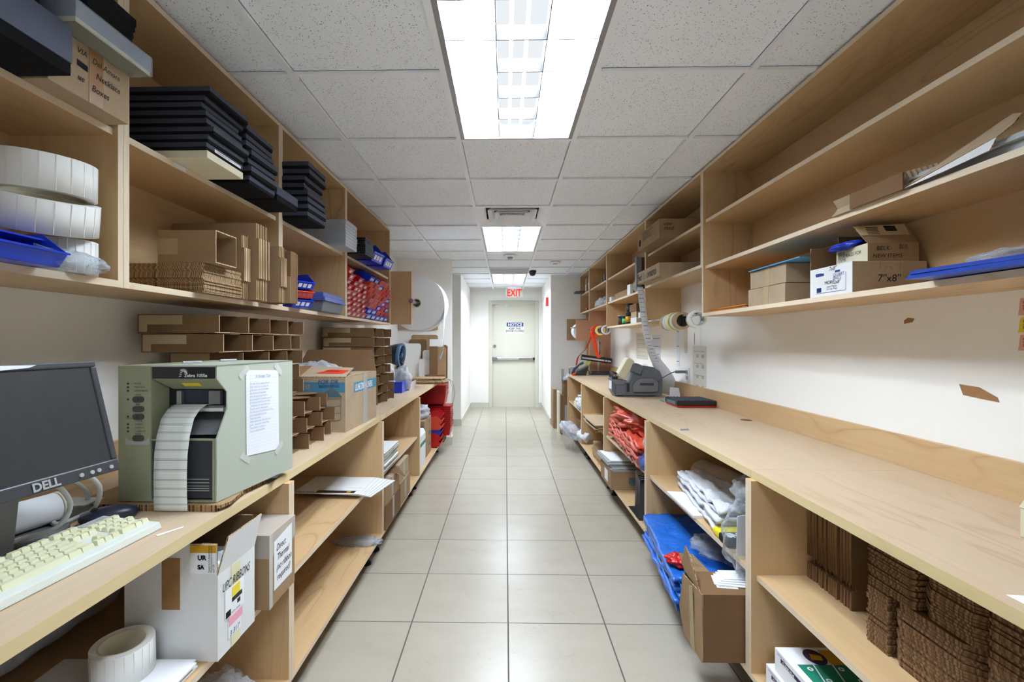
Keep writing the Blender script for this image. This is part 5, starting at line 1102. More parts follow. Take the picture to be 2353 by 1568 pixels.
for c,ro,w,mt,l in ((5.30,.056,.05,'tw','white tape roll at the near end of the far rod'),(5.66,.052,.05,'td','grey tape roll on the far rod'),(5.9,.060,.05,'ty','yellowish tape roll on the far rod'),):
    if c<5.49: c=5.56
    tape(l,(1.20,c if c>5.6 else 5.50+.03+.03,1.502-.0285),.038,ro,w,M[mt],inner=M['lgp'])
t=tape('orange tape roll with long ribbons hanging from it',(1.20,6.15,1.4735),.038,.075,.09,M['otape'],inner=M['td'])
def ribbon(parent,name,pts,w,mat,wd=(1,0,0),solid=.0012,label=None,n=6):
    P_=[Vector(p) for p in pts]; K_=len(P_)-1; ws=w if isinstance(w,(list,tuple)) else [w]*(K_+1); wds=wd if isinstance(wd,list) else [wd]*(K_+1)
    def cr(a,b,c,d,t): return .5*((2*b)+(c-a)*t+(2*a-5*b+4*c-d)*t*t+(3*b-a-3*c+d)*t**3)
    def f(u,v):
        k=v*K_; i=min(int(k),K_-1); t=k-i; p=cr(P_[max(i-1,0)],P_[i],P_[i+1],P_[min(i+2,K_)],t); ww=ws[i]*(1-t)+ws[i+1]*t; d=(Vector(wds[i])*(1-t)+Vector(wds[i+1])*t).normalized(); return p+d*ww*(u-.5)
    m=MB().grid(f,2,K_*n); return part(parent,name,m,mat,label,world=True,solid=solid)
ribbon(t,'hanging_ribbon',[(1.165,6.12,1.51),(1.13,6.10,1.44),(1.16,6.10,1.36),(1.19,6.10,1.22),(1.225,6.1,1.12)],[.05,.06,.05,.05,.05],M['otape'])
ribbon(t,'hanging_ribbon',[(1.175,6.14,1.50),(1.135,6.16,1.40),(1.09,6.3,1.24),(1.02,6.5,1.12),(1.0,6.55,1.0)],[.06,.04,.03,.03,.03],M['otape'],wd=(.8,0,.5))
# cabinet C contents
t=thing('wrapped_tape','large packing tape roll in clear wrap standing on the right cabinet shelf','tape roll',(1.30,4.5,1.868)); part(t,'tape',MB().ring((0,0,0),(.35,1,0),.04,.068,.055,40),M['tw']); part(t,'printed_core',MB().cyl((0,-.02,0),(.0,.02,0),.039,n=24),M['tealg']); part(t,'wrap',MB().blob((.04,.05,0),(.075,.07,.068),91,.12,3,24),M['film'])
cart2('carton','long low kraft box on the middle shelf near the wrapped tape',1.235,4.72,1.7975,.24,.55,.07,M['card'])
cart2('white_box','small white box at the far end of the same shelf as the wrapped tape',1.21,5.32,1.7975,.06,.10,.05,M['cwht'])
solo(MB().box(0,0,0,.03,.11,.10),'white_card','white card standing under the wrapped tape roll','card',M['lab'],(1.22,4.56,1.7975))
for (x,y,z,w,d,h,mt,l) in ((1.225,4.36,1.5095,.23,.20,.055,'cwht','lowest white-ended box in the pile on the lowest right shelf'),(1.225,4.36,1.5655,.23,.19,.055,'card3','second pale box in the pile on the lowest right shelf'),(1.22,4.34,1.6215,.25,.24,.07,'card2','brown box topping the pile on the lowest right shelf'),(1.245,4.17,1.5095,.2,.14,.04,'card2','small brown box nearest on the lowest right shelf'),(1.225,4.24,1.551,.06,.06,.05,'cwht','tiny pale box standing on the small brown box')):
    cart2('small_box',l,x,y,z,w,d,h,M[mt])
def tin(x,y,z,r,h,l,bm,lm,txt=None):
    t=thing('tin',l,'tin',(x,y,z)); part(t,'can',MB().cyl((0,0,0),(0,0,h),r,n=28),bm); part(t,'lid',MB().cyl((0,0,h),(0,0,h+.012),r+.002,n=28),M['bp']); part(t,'label_band',MB().ring((0,0,h*.5),(0,0,1),r,r+.0008,h*.6,28),lm); return t
tin(1.24,4.98,1.5095,.036,.085,'black tin with gold letters, farthest on the lowest shelf',M['bp'],M['td']); tin(1.235,4.80,1.5095,.032,.075,'small jar with bright green label between black tins',M['bp'],M['grn2'])
tin(1.24,4.67,1.5095,.036,.095,'black tin right of the green jar',M['bp'],M['gold']); tin(1.245,4.67,1.617,.034,.085,'black tin stacked on the tin beside the green jar',M['bp'],M['td'])
solo(MB().slab([(0,0,0),(.10,0,0),(.10,.10,0),(0,.09,0)],(0,0,.003)),'paper_pad','white paper lying between the two stacked black tins','paper',M['lab'],(1.20,4.88,1.607))
solo(MB().box(0,0,0,.1,.03,.006),'paper_pad_support','thin card under the white paper by the black tins','card',M['lgp'],(1.21,4.94,1.6075-.007))
# cabinet D / E contents
for i,(y,h,w) in enumerate(((5.62,.15,.02),(5.70,.16,.02),(5.80,.17,.02),(5.92,.12,.05),(6.05,.07,.05))): solo(MB().box(0,0,0,.16,w,h),'display_card','dark card standing on the narrow cabinet shelf, %s from its near side'%['first','second','third','fourth','fifth'][i],'card',M['cardd'] if i<3 else M['gp2'],(1.26,y,2.0775))
for x,y,s_,l,mt in ((1.24,5.62,.035,'zip bag of small white parts nearest in the narrow cabinet','filmw'),(1.24,5.75,.05,'clear bag with white tubes in the narrow cabinet','filmw'),(1.25,6.02,.055,'white bag with blue print in the narrow cabinet','bagw'),(1.25,6.2,.045,'crumpled white bag farthest in the narrow cabinet','bagw')):
    solo(MB().blob((0,0,s_*.8),(s_*1.1,s_*1.2,s_),int(y*100),.35,3,20,flat=0),'parts_bag',l,'plastic bag',M[mt],(x,y,1.7895))
for i,(y,l) in enumerate(((6.78,'nearest upright olive box file in the farthest cabinet'),(7.02,'farther upright olive box file in the farthest cabinet'))):
    t=cart2('box_file',l,1.225,y,2.0775,.20,.13,.21,M['card']); part(t,'white_tag',MB().box(-.001,.03,.02,0,.09,.12),M['lab'])
solo(MB().blob((0,0,.012),(.11,.09,.028),95,.3,2.6,24,flat=0),'grey_cloth','grey cloth hanging over the shelf edge of the farthest cabinet','cloth',M['felt'],(1.20,7.26,2.079),rot=(0,-.0,0))
solo(MB().box(0,0,0,.07,.07,.075),'white_box','small white box low in the farthest right cabinet','box',M['cwht'],(1.22,6.74,1.7895))
for i in range(4): solo(MB().box(0,0,0,.16,.11,.012),'red_booklet','dark red booklet, %s in the small pile of the farthest cabinet'%['lowest','second','third','top'][i],'booklet',[M['red2'],M['cardd'],M['dred'],M['red2']][i],(1.225,6.95+.01*i,1.7895+.013*i),.03*i)
# small foam roll and board on the end wall
solo(MB().box(.985,7.44,1.355,1.295,7.4695,1.69),'mounting_board','plywood square on the end wall behind the small foam roll','board',M['wb'],world=True,loc=(1.1,7.46,1.355))
t=thing('foam_roll','small white foam roll mostly hidden by the far reddish bracket board','foam roll',(1.15,7.10,1.49)); part(t,'foam',MB().ring((0,0,0),(0,1,0),.03,.125,.30,40),M['foam']); part(t,'loose_end',MB().slab([(-.10,-.15,.065),(-.145,-.15,.06),(-.11,-.15,.03)],(0,.3,0)),M['foam'])
solo(MB().cyl((1.15,6.675,1.49),(1.15,7.439,1.49),.012,n=14),'steel_rod','short steel rod carrying the small foam roll','rod',M['chr'],world=True,loc=(1.15,6.7,1.49))

# ------------------------------------------------------------------ on the right worktop
# carton sealing tape machine (side profile in x-z, depth along y)
TM=thing('tape_machine','dark grey paper tape dispensing machine with cream handle on the right worktop','tape dispenser',(.905,3.93,.8705))
def prof(pts,y0,y1,mat,name,lab=None,bevel=.004): return part(TM,name,MB().slab([(x,y0,z) for x,z in pts],(0,y1-y0,0)),mat,lab,bevel=bevel)
prof([(.03,.012),(.41,.008),(.418,.03),(.418,.16),(.395,.215),(.34,.25),(.26,.262),(.205,.255),(.16,.15),(.13,.10),(.03,.10)],0,.17,M['gp'],'housing')
prof([(0.0,.045),(.03,.0),(.09,.0),(.09,.145),(0.0,.145)],.02,.15,M['gp'],'front_block'); prof([(-.01,.145),(.125,.135),(.095,.10),(.03,.10)],.005,.165,M['gp2'],'cutter_tray')
prof([(.165,.04),(.33,.04),(.378,.05),(.378,.115),(.335,.155),(.215,.155),(.185,.13),(.165,.10)],-.028,0,M['gp2'],'motor_cover',bevel=.008)
m=MB()
for i in range(17): m.box(.222+.0068*i,-.030,.098,.2258+.0068*i,-.027,.118)
part(TM,'vent_slots',m,M['bp'])
def rotp(pts,c,a): return [(c[0]+x*math.cos(a)-z*math.sin(a),c[1]+x*math.sin(a)+z*math.cos(a)) for x,z in pts]
prof(rotp([(-.075,-.04),(.075,-.04),(.095,-.022),(.095,.022),(.078,.036),(-.065,.034),(-.085,.018),(-.085,-.025)],(.108,.235),1.05),-.02,.10,M['crm'],'water_bottle','cream angled bottle',.008)
prof(rotp([(-.045,-.035),(.045,-.035),(.045,.03),(.02,.045),(-.02,.045),(-.045,.03)],(.195,.235),-.35),-.032,.12,M['gp'],'bottle_clamp',None,.006)
m=MB()
for k in range(4): m.tube([(.0,.03+.03*k,.16),(.01,.03+.03*k,.19+.006*k),(.04,.04+.03*k,.20),(.065,.04+.03*k,.16)],.004,7)
m.box(0,.02,.145,.05,.15,.165); part(TM,'brush_assembly',m,M['bp'])
part(TM,'lever',MB().box(.118,-.006,.04,.14,.0,.11),M['bp']); 
for x,z in ((.06,.02),(.25,.19),(.33,.165),(.36,.215),(.155,.03)): part(TM,'screw',MB().cyl((x,0,z),(x,-.003,z),.004,n=10),M['stl'])
part(TM,'side_label',MB().box(-.004,.03,.06,-.0005,.12,.13),M['lab'])
t=thing('paper_strip','long white perforated paper strip hanging from the cabinet to the worktop','paper strip',(1.3,3.95,.87))
pts=[(1.115,3.86,1.788),(1.135,3.875,1.66),(1.165,3.9,1.50),(1.20,3.93,1.36),(1.245,3.965,1.24),(1.31,4.0,1.14),(1.385,4.05,1.03),(1.43,4.12,.94),(1.425,4.16,.876)]
ribbon(t,'paper',pts,[.048,.052,.055,.058,.065,.09,.13,.16,.17],M['pap'],wd=[(1,0,0),(1,0,0),(1,0,0),(1,0,.1),(1,0,.2),(.9,0,.4),(.7,0,.6),(.6,-.3,.3),(.7,-.5,0)],n=8,solid=.0008)
m=MB()
for i in range(20):
    v=i/20*5.0; k=int(v); f=v-k; a,b=Vector(pts[k]),Vector(pts[k+1]); p=a+(b-a)*f
    part(t,'printed_mark',MB().box(p.x-.020,p.y-.0022,p.z,p.x+.018,p.y-.0010,p.z+.0022*(1+(i%3==0))),M['inkb'],world=True)
solo(MB().slab([(0,0,0),(.10,.02,0),(.12,.10,0),(.02,.12,0)],(0,0,.0008)).slab([(.02,.0,.001),(.11,-.01,.001),(.10,0,.075),(.03,.01,.08)],(.0,.0008,0)),'loose_paper','loose curled white paper on the worktop beside the tape machine','paper',M['pap'],(1.36,3.93,.8705))
t=thing('tape_gun','grey hand tape gun standing by the backsplash','tape gun',(1.42,4.20,.8705),.5); part(t,'wheel',MB().ring((0,0,.085),(0,1,0),.02,.042,.05,28),M['gp2']); part(t,'handle',MB().slab([(-.01,-.015,0),(.015,-.015,0),(.012,-.015,.09),(-.012,-.015,.09)],(0,.03,0)),M['lgp']); part(t,'blade_arm',MB().slab([(.02,-.02,.06),(.075,-.02,.05),(.08,-.02,.075),(.02,-.02,.11)],(0,.04,0)),M['chr'])
t=thing('storage_case','low black case with red base and ribbed lid on the right worktop','case',(1.205,3.275,.8705),.02)
part(t,'base',MB().box(.006,.006,0,.272,.235,.014),M['red'],'red base',bevel=.003); part(t,'lid',MB().box(0,0,.014,.278,.24,.050),M['bp'],bevel=.006); m=MB()
for i in range(11): m.box(.012+.0235*i,.012,.050,.024+.0235*i,.228,.0535)
part(t,'lid_ribs',m,M['blkm']); part(t,'latch',MB().box(-.003,.03,.018,.0,.19,.042),M['gp'])
solo(MB().blob((0,0,.012),(.11,.06,.020),111,.35,3.5,26,flat=0),'plastic_bag','crumpled clear bag behind the black storage case','plastic bag',M['film'],(1.32,3.60,.8715))
t=thing('outlet','white electrical outlet plate on the right wall with plug','outlet',(1.5045,3.86,1.06)); part(t,'plate',MB().box(-.006,-.04,-.06,0,.04,.06),M['lab'],bevel=.001); part(t,'socket',MB().box(-.008,-.018,.008,-.006,.018,.04),M['lgp']); part(t,'socket',MB().box(-.008,-.018,-.04,-.006,.018,-.008),M['lgp'])
t=cable('plug_cable','dark cable with plug running from the wall outlet behind the tape machine',[(1.40,3.86,1.085),(1.36,3.86,1.07),(1.31,3.9,1.03),(1.27,3.96,.97),(1.26,4.12,.876)],.0045,M['gp']); 
solo(MB().box(0,-.014,-.012,.085,.014,.012),'power_plug','grey power plug pushed into the right wall outlet','plug',M['gp2'],(1.405,3.86,1.085),bevel=.004)
def hole(x,y,l): solo(MB().cyl((0,0,0),(0,0,.0012),.032,n=28).cyl((0,0,.0012),(0,0,.0016),.024,n=24),'grommet',l,'grommet',M['card2'],(x,y,.8702))
hole(1.43,2.78,'brown oval cable hole cover near the backsplash'); 
solo(MB().slab([(0,0,0),(.05,.01,0),(.055,.05,0),(.01,.04,0)],(0,0,.0006)),'tape_remnant','grey tape remnant on the worktop front edge','tape piece',M['inkg'],(.92,2.45,.8703))
t=thing('card_box','cream plastic card box at the right edge of the worktop','box',(1.225,.98,.8705),-.05); part(t,'box_body',MB().box(0,0,0,.16,.155,.07),M['crm'],bevel=.003); part(t,'lid',MB().hexa([(-.002,-.002,.07),(.162,-.002,.07),(.162,.157,.07),(-.002,.157,.07)],[(.012,.012,.112),(.15,.012,.112),(.15,.145,.112),(.012,.145,.112)]),M['crm'],bevel=.003); part(t,'clasp',MB().box(.02,.10,.112,.06,.14,.116),M['bp'])
solo(MB().slab([(0,0,0),(.04,0,0),(.045,.03,0),(.0,.035,0)],(0,0,.0006)),'label_scrap','white label scrap on the worktop edge at the right picture border','paper',M['lab'],(.925,.84,.8703))
# far end: sealer, phone
S_=thing('bar_heater','black and chrome bar fixture on a post at the far end of the worktop','fixture',(1.30,6.50,.8705))
part(S_,'base',MB().hexa([(-.13,-.09,0),(.15,-.09,0),(.15,.09,0),(-.13,.09,0)],[(-.11,-.08,.05),(.14,-.08,.05),(.14,.08,.05),(-.11,.08,.05)]),M['bp'],bevel=.005); part(S_,'post',MB().tube([(0,0,.05),(.0,0,.25),(.008,0,.40),(0,0,.48)],.012,10),M['chr']); part(S_,'bar',MB().cyl((-.24,0,.245),(.18,0,.19),.038,n=24),M['bp']); part(S_,'chrome_strip',MB().slab([(-.235,-.0395,.225),(.17,-.0395,.172),(.17,-.0395,.195),(-.235,-.0395,.250)],(0,.01,0)),M['chr']); part(S_,'cord',MB().tube([(.06,-.045,.26),(.09,-.05,.22),(.07,-.05,.17),(.10,-.048,.15),(.13,-.045,.24)],.003,6),M['bp']); part(S_,'bracket',MB().box(.012,-.01,.28,.022,.01,.46),M['bp'])
T3=thing('desk_phone','black desk phone with orange handset end on the far worktop','phone',(1.0,6.42,.8705),.0)
part(T3,'body',MB().hexa([(-.06,-.08,0),(.10,-.08,0),(.10,.10,0),(-.06,.10,0)],[(-.03,-.07,.05),(.14,-.07,.13),(.14,.09,.13),(-.03,.09,.05)]),M['bp'],bevel=.004); part(T3,'handset',MB().tube([(-.09,-.095,.02),(-.06,-.095,.09),(.0,-.095,.15),(.06,-.095,.175)],.018,10),M['dnav']); part(T3,'orange_tip',MB().blob((-.07,-.095,.02),(.03,.025,.022),5,.05,2,14),M['otape']); part(T3,'screen',MB().slab([(.09,-.086,.14),(.15,-.086,.15),(.165,-.086,.20),(.11,-.086,.19)],(0,.02,0)),M['gyel']); part(T3,'prop_leg',MB().tube([(.12,0,.12),(.17,0,.002)],.006,8),M['bp'])
t=thing('white_router','white plastic-wrapped device at the end of the far worktop','device',(.92,6.60,.8705)); part(t,'body',MB().box(0,0,-.05,.12,.16,.10),M['lgp'],bevel=.004); part(t,'panel',MB().box(-.0015,.02,0,0,.14,.08),M['bp'])
t['label']='grey-white wrapped device standing just past the far worktop end'
# ------------------------------------------------------------------ papers on the right wall
def wpaper(label,y0,z0,y1,z1,mat=None,name='posted_paper',lines=5,ink='faint',sk_=0):
    t=thing(name,label,'paper',(1.5045,(y0+y1)/2,z0)); yc=(y0+y1)/2; a=(y1-y0)/2; h=z1-z0
    part(t,'sheet',MB().slab([(0,a,0),(0,-a,0),(0,-a+sk_,h),(0,a+sk_,h)],(-.0012,0,0)),mat or M['pap']); m=MB()
    for i in range(lines):
        z=h*(.12+.76*i/max(lines-1,1)); w=a*(.8-.3*((i*7)%3)/3); m.box(-.002,-w,z,-.0012,a*.8,z+h*.016)
    part(t,'writing',m,M[ink]); return t
wpaper('small paper with notes under the short right cabinet',2.98,1.56,3.16,1.74,lines=7,ink='tealg')
t=wpaper('tall instruction sheet with small diagrams taped right of the outlet',3.50,.93,3.75,1.30,flat('dull_translucent_sheet',(222,216,204),.5,0,.3,.01,0),lines=4)
for i in range(4):
    for j in range(2): part(t,'diagram',MB().box(-.0024,-.085+.10*j,.04+.08*i,-.0012,-.045+.10*j,.066+.08*i),M['faint'])
wpaper('narrow translucent slip above the instruction sheet',3.585,1.30,3.615,1.44,M['pap'],lines=0)
wpaper('cloudy plastic sleeve with papers on the right wall behind the paper strip',4.93,1.14,5.35,1.43,flat('cloudy_sleeve',(214,212,194),.4,0,.4,.03,0),lines=6)
wpaper('second plastic sleeve with dark printed square, partly behind the strip',4.52,1.09,4.78,1.40,M['filmw'],lines=4,ink='ink')
wpaper('white paper slip below the cloudy sleeve',4.95,.96,5.12,1.10,M['pap'],lines=4,sk_=-.03)
wpaper('narrow white strip hanging below the tape rod',4.03,1.12,4.10,1.46,M['pap'],lines=3,ink='tealg')
wpaper('thin pale tape strip on the wall under the tape rod',3.86,1.24,3.92,1.46,M['cream'],lines=0)
for y,z,w,h,l in ((1.755,1.405,.045,.022,'small torn brown patch under the near right cabinet'),(3.72,1.30,.012,.11,'dark vertical scar on the wall beside the outlet'),(3.97,1.45,.03,.02,'tiny brown chip under the tape rod')):
    solo(MB().slab([(0,w/2,0),(0,-w*.3,h*.2),(0,-w/2,h*.8),(0,w*.1,h),(0,w*.5,h*.6)],(-.0008,0,0)),'wall_scar',l,'wall mark',M['brn'],(1.5045,y,z))
solo(MB().slab([(0,.065,.022),(0,.052,-.012),(0,-.01,-.018),(0,-.06,-.022),(0,-.055,-.008),(0,.0,.018)],(-.0008,0,0)),'wall_scar','large torn brown paper patch on the white right wall','wall mark',M['brn'],(1.5045,1.50,1.175))
for i,(z0,z1,mt,l,s_) in enumerate(((1.415,1.465,'pink','curled salmon sticky note, topmost at the right picture edge','Oneita\nthank\nItems of'),(1.365,1.408,'yel','yellow sticky note between two salmon ones','Oddie\nnot\nPCMG'),(1.312,1.358,'pink','lower salmon sticky note at the right picture edge','weld\nitems\nLauderdale'))):
    t=thing('sticky_note',l,'sticky note',(1.5045,1.36,z0)); part(t,'sheet',MB().slab([(-.0,.028,0),(0,-.025,0),(0,-.025,z1-z0),(0,.022,z1-z0)],(-.001,0,0)),M[mt]); text(t,s_,(-.001,.016,(z1-z0)*.68),(0,-1,0),(0,0,1),.012,M['ink'],shear=.2,spacing=.8)
solo(MB().cyl((0,0,0),(-.004,0,0),.005,n=12),'push_pin','clear push pin on the wall near the small torn patch','pin',M['lab'],(1.5045,1.665,1.40))

# ------------------------------------------------------------------ near right base cabinet: cardboard blanks
SR=.5055
mt2=[M['card2'],edge('brown_fluting',(146,113,82),(92,66,44),'xy',90)]
m=MB().slab([(0,0,0),(0,0,.055),(.018,0,.055),(.018,0,.08),(0,0,.08),(0,0,.285),(.01,0,.30),(.34,0,.30),(.34,0,0)],(0,.0072,0),0,1)
t0=solo(m,'cardboard_blank','upright brown blank standing at the far end of the packed near right shelf','cardboard',mt2,(1.068,1.452,SR),group='upright brown blanks on the packed near right shelf')
for i in range(1,24): dup(t0,(1.07+R(-.003,.003)+(.014 if i%6==0 else 0),1.452+.0088*i,SR))
m=MB().slab([(0,0,0),(.34,0,0),(.34,.10,0),(.32,.14,0),(.03,.14,0),(0,.12,0)],(0,0,.0062),0,1)
def stackn(n,x,y,z,l,gr,jx=.003,m=m,pitch=.0075,mats=mt2,rz=0,hx=0):
    t0=solo(m,'cardboard_blank',l,'cardboard',mats,(x,y,z),rz,gr)
    for i in range(1,n): dup(t0,(x+R(-jx,jx)+hx*i,y+R(-.003,.003),z+pitch*i),rz+R(-.006,.006))
stackn(22,1.012,1.245,SR,'flat brown blank in the short lower pile beside the upright blanks','flat brown blanks, short pile beside the upright ones',m=MB().slab([(0,0,0),(.36,0,0),(.36,.07,0),(0,.07,0)],(0,0,.0062),0,1))
stackn(21,1.006,1.165,SR+.168,'flat brown blank in the upper pile under the worktop, left part','flat brown blanks, upper left pile under the worktop',m=MB().slab([(0,.01,0),(.01,0,0),(.36,0,0),(.36,.155,0),(.02,.155,0),(0,.14,0)],(0,0,.0062),0,1))
stackn(22,1.012,1.02,SR,'flat brown blank in the second lower pile of the near right shelf','flat brown blanks, second lower pile on the near right shelf',m=MB().slab([(0.03,0,0),(.35,0,0),(.35,.22,0),(.02,.22,0),(0,.19,0),(0,.03,0)],(0,0,.0062),0,1))
stackn(21,1.018,1.0,SR+.168,'flat brown blank in the second upper pile under the worktop','flat brown blanks, second upper pile under the worktop',m=MB().slab([(0.03,0,0),(.35,0,0),(.35,.16,0),(.02,.16,0),(0,.13,0),(0,.03,0)],(0,0,.0062),0,1))
stackn(42,1.005,.74,SR,'flat brown blank in the third pile at the right picture edge','flat brown blanks, third pile at the right picture edge',m=MB().slab([(0.0,0.02,0),(.02,0,0),(.38,0,0),(.38,.27,0),(.03,.27,0),(0,.24,0)],(0,0,.0062),0,1))
for i,(x,y,z,l) in enumerate(((.895,1.325,.1545,'lower white and green film box on the bottom right shelf'),(.905,1.29,.2335,'upper white and green film box with round purple mark'))):
    t=thing('film_box',l,'box',(x,y,z)); part(t,'box_body',MB().box(0,0,0,.36,.285,.078),M['lab'],bevel=.001); part(t,'green_panel',MB().box(.0,-.0008,.0,.36,-.0,.05).box(.022,-.0,.078,.36,.20,.0788).box(-.0006,0,0,.0,.03,.05),M['green']); part(t,'ochre_panel',MB().box(.13,.2,.0785,.36,.27,.0792),M['gold']); part(t,'ochre_panel',MB().box(-.0010,.06,.0,-.0004,.1,.035),M['gold']); part(t,'purple_stripe',MB().box(-.0012,.05,.05,0,.25,.062),M['purp'])
    text(t,'CLEAR FILM',(-.0013,.24,.0515),(0,-1,0),(0,0,1),.012,M['wink'],bold=.0004); text(t,'HINGED BAG',(-.0006,.27,.066),(0,-1,0),(0,0,1),.008,M['nblue'])
    m=MB(); n=24; m.slab([(.10+.032*math.cos(2*PI*k/n),.235+.038*math.sin(2*PI*k/n),.0792) for k in range(n)],(0,0,.0005)); part(t,'round_emblem',m,M['purp']); part(t,'emblem_mark',MB().slab([(.082,.222,.0797),(.115,.218,.0797),(.122,.24,.0797),(.09,.25,.0797)],(0,0,.0004)),M['gold'])
    for k in range(6): part(t,'white_motif',MB().ring((.05+.045*k,-.0010,.03-.012*(k%2)),(0,1,0),.004,.0085,.0006,16),M['wink'])
    for k in range(12): part(t,'white_motif',MB().ring((.05+.024*k,.18-.05*(k%4),.0791),(0,0,1),.004,.0085,.0006,16),M['wink'])
    for k in range(5): part(t,'white_line',MB().slab([(.03+.06*k,.0,.0789),(.034+.06*k,.0,.0789),(.074+.06*k,.2,.0789),(.07+.06*k,.2,.0789)],(0,0,.0003)),M['wink'])
t=thing('poly_tube_roll','large roll of clear poly tubing on the near right bottom shelf','plastic roll',(.93,1.20,.1545+.085)); part(t,'film',MB().cyl((.0,0,0),(.42,0,0),.082,n=36,caps=True),M['filmw']); part(t,'core',MB().ring((.205,0,0),(1,0,0),.034,.041,.43,30),M['cream'])
# ------------------------------------------------------------------ second right base cabinet
def sheetpile(label,name,mat,corners,h,n,seed,cat='bag',jit=.01,parent_group=None,sag=.012):
    """n thin folded layers as separate things"""
    rnd=random.Random(seed); out=[]
    for i in range(n):
        a,b,c,d=[Vector((p[0]+rnd.uniform(-jit,jit),p[1]+rnd.uniform(-jit,jit),p[2])) for p in corners]; zz=h*i/n; th=h/n*.75
        sd=seed+i*5
        def f(u,v,zz=zz,a=a,b=b,c=c,d=d,sd=sd): 
            p=a*(1-u)*(1-v)+b*u*(1-v)+c*u*v+d*(1-u)*v; q=Vector((p.x*14,p.y*14,sd)); q2=Vector((p.x*34,p.y*22,sd+3)); return p+Vector((.012*noise.noise(Vector((v*9,u*2,sd))),.01*noise.noise(Vector((u*7,v*2,sd+1))),zz+sag*(.5*noise.noise(q)+.45*(abs(noise.noise(q2))-.2))))
        m=MB().grid(f,26,26,0,True); lab=label if isinstance(label,str) else label[i]
        o=m.build(name,mat,None,corners[0],0,th); o.location=corners[0]; o['label']=lab; o['category']=cat
        if parent_group: o['group']=parent_group
        out.append(o)
    return out
nmz=['lowest','second','third','fourth','fifth','sixth','top']
sheetpile([nmz[i]+' folded blue tarp sticking out of the bottom shelf' for i in range(7)],'blue_tarp',M['tarp'],[(.745,2.03,.168),(1.10,2.03,.168),(1.15,2.80,.168),(.835,2.80,.168)],.145,7,5,'tarp',.016,None,.02)
sheetpile([['lower','middle','upper'][i]+' dark blue folded sack at the back of the bottom shelf' for i in range(3)],'dark_blue_sack',M['tarpd'],[(1.12,2.05,.168),(1.40,2.05,.168),(1.42,2.75,.168),(1.18,2.75,.168)],.12,3,45,'sack')
solo(MB().blob((0,0,.0),(.045,.05,.018),131,.4,3,18),'red_tie','bright red fabric tie lying on the blue tarps','tie',M['red'],(.80,2.17,.325))
solo(MB().blob((0,0,.0),(.16,.14,.035),133,.3,3,24),'plastic_bag','clear bag lying on the dark blue sacks','plastic bag',M['film'],(1.08,2.22,.36))
t=thing('open_carton','brown carton with open end flaps jutting out of the second right base cabinet','box',(.728,1.722,.1545))
m=MB().box(0,0,0,.36,.175,.004).box(0,0,.004,.36,.004,.246).box(0,.171,.004,.36,.175,.246).box(0,0,.246,.36,.175,.25).box(.356,.004,.004,.36,.171,.246); part(t,'carton_body',m,M['card2'])
part(t,'flap',MB().slab([(0,0,0),(0,.175,0),(-.012,.19,.10),(-.010,.16,.25),(0,0,.25)],(-.004,0,0),0,1),[M['card'],M['ce']]); part(t,'flap',MB().slab([(-.005,.02,.25),(.0,.14,.25),(-.015,.17,.285),(-.012,.14,.37),(-.008,.10,.345)],(.004,0,0),0,1),[M['card'],M['ce']]); part(t,'flap',MB().slab([(0,.175,.25),(.10,.175,.25),(.05,.215,.30),(-.01,.205,.31)],(0,.004,0),0,1),[M['card'],M['ce']])
part(t,'packing_tape',MB().slab([(-.0045,.06,.0),(-.0045,.10,.0),(-.015,.09,.24),(-.0145,.06,.25)],(-.002,0,0)),M['tapeg']); part(t,'printed_label',MB().slab([(.075,.05,.2502),(.15,.04,.2502),(.155,.075,.2502),(.08,.085,.2502)],(0,0,.0008)),M['lab']); text(t,'MADE IN CHINA\nITEM 44012',(.085,.062,.251),(1,-.1,0),(.05,1,0),.010,M['ink'],spacing=.9)
part(t,'barcode_label',MB().slab([(.13,.11,.2502),(.22,.10,.2502),(.23,.165,.2502),(.14,.17,.2502)],(0,0,.0008)),M['lab']); m=MB()
for i in range(12): m.slab([(.165+.0045*i,.112,.2512),(.167+.0045*i,.112,.2512),(.172+.0045*i,.16,.2512),(.170+.0045*i,.16,.2512)],(0,0,.0004))
part(t,'barcode',m,M['ink'])
m=MB().grid(lambda u,v:Vector((.42*v-.0,0,0))*0+Vector((math.cos(u*2*PI)*(.075+.006*math.sin(u*6+v*4)),-.38+.76*v,.075+math.sin(u*2*PI)*(.068+.006*noise.noise(Vector((u*3,v*6,3)))))),30,24)
t=thing('felt_roll','thick beige felt roll lying at the back of the second right shelf','roll',(1.22,2.36,SR),.18); part(t,'felt',m,M['fab']); part(t,'end_face',MB().cyl((0,.378,.075),(0,.381,.075),.072,n=26),M['fab']); part(t,'end_face',MB().cyl((0,-.381,.075),(0,-.378,.075),.072,n=26),M['fab'])
sheetpile([['lowest','second','third','fourth','fifth','top'][i]+' crumpled white poly mailer on the second right shelf' for i in range(6)],'white_mailer',M['bagw'],[(.915,2.02,.51),(1.16,2.02,.51),(1.12,2.68,.51),(1.0,2.66,.51)],.115,6,77,'mailer bag',.02,None,.03)
t=solo(MB().slab([(0,0,0),(.14,0,0),(.1,.34,0),(.0,.36,0)],(0,0,.012)),'white_pad','flat white pad under the crumpled white mailers','pad',M['lab'],(.885,2.20,SR))
t=thing('yellow_bag','folded yellow and black printed bag under the white mailers','bag',(.925,1.90,SR)); part(t,'fold',MB().box(-.03,-.02,0,.15,.13,.035),M['bagy'],bevel=.012); part(t,'black_panel',MB().box(-.034,-.024,.002,.10,.062,.0365),M['ink'],bevel=.01); text(t,'SNE',(-.02,.0,.037),(1,0,0),(0,1,0),.055,M['wink'],bold=.003,sx=.8); part(t,'yellow_patch',MB().box(.01,-.0252,.008,.08,-.0245,.026),M['bagy'])
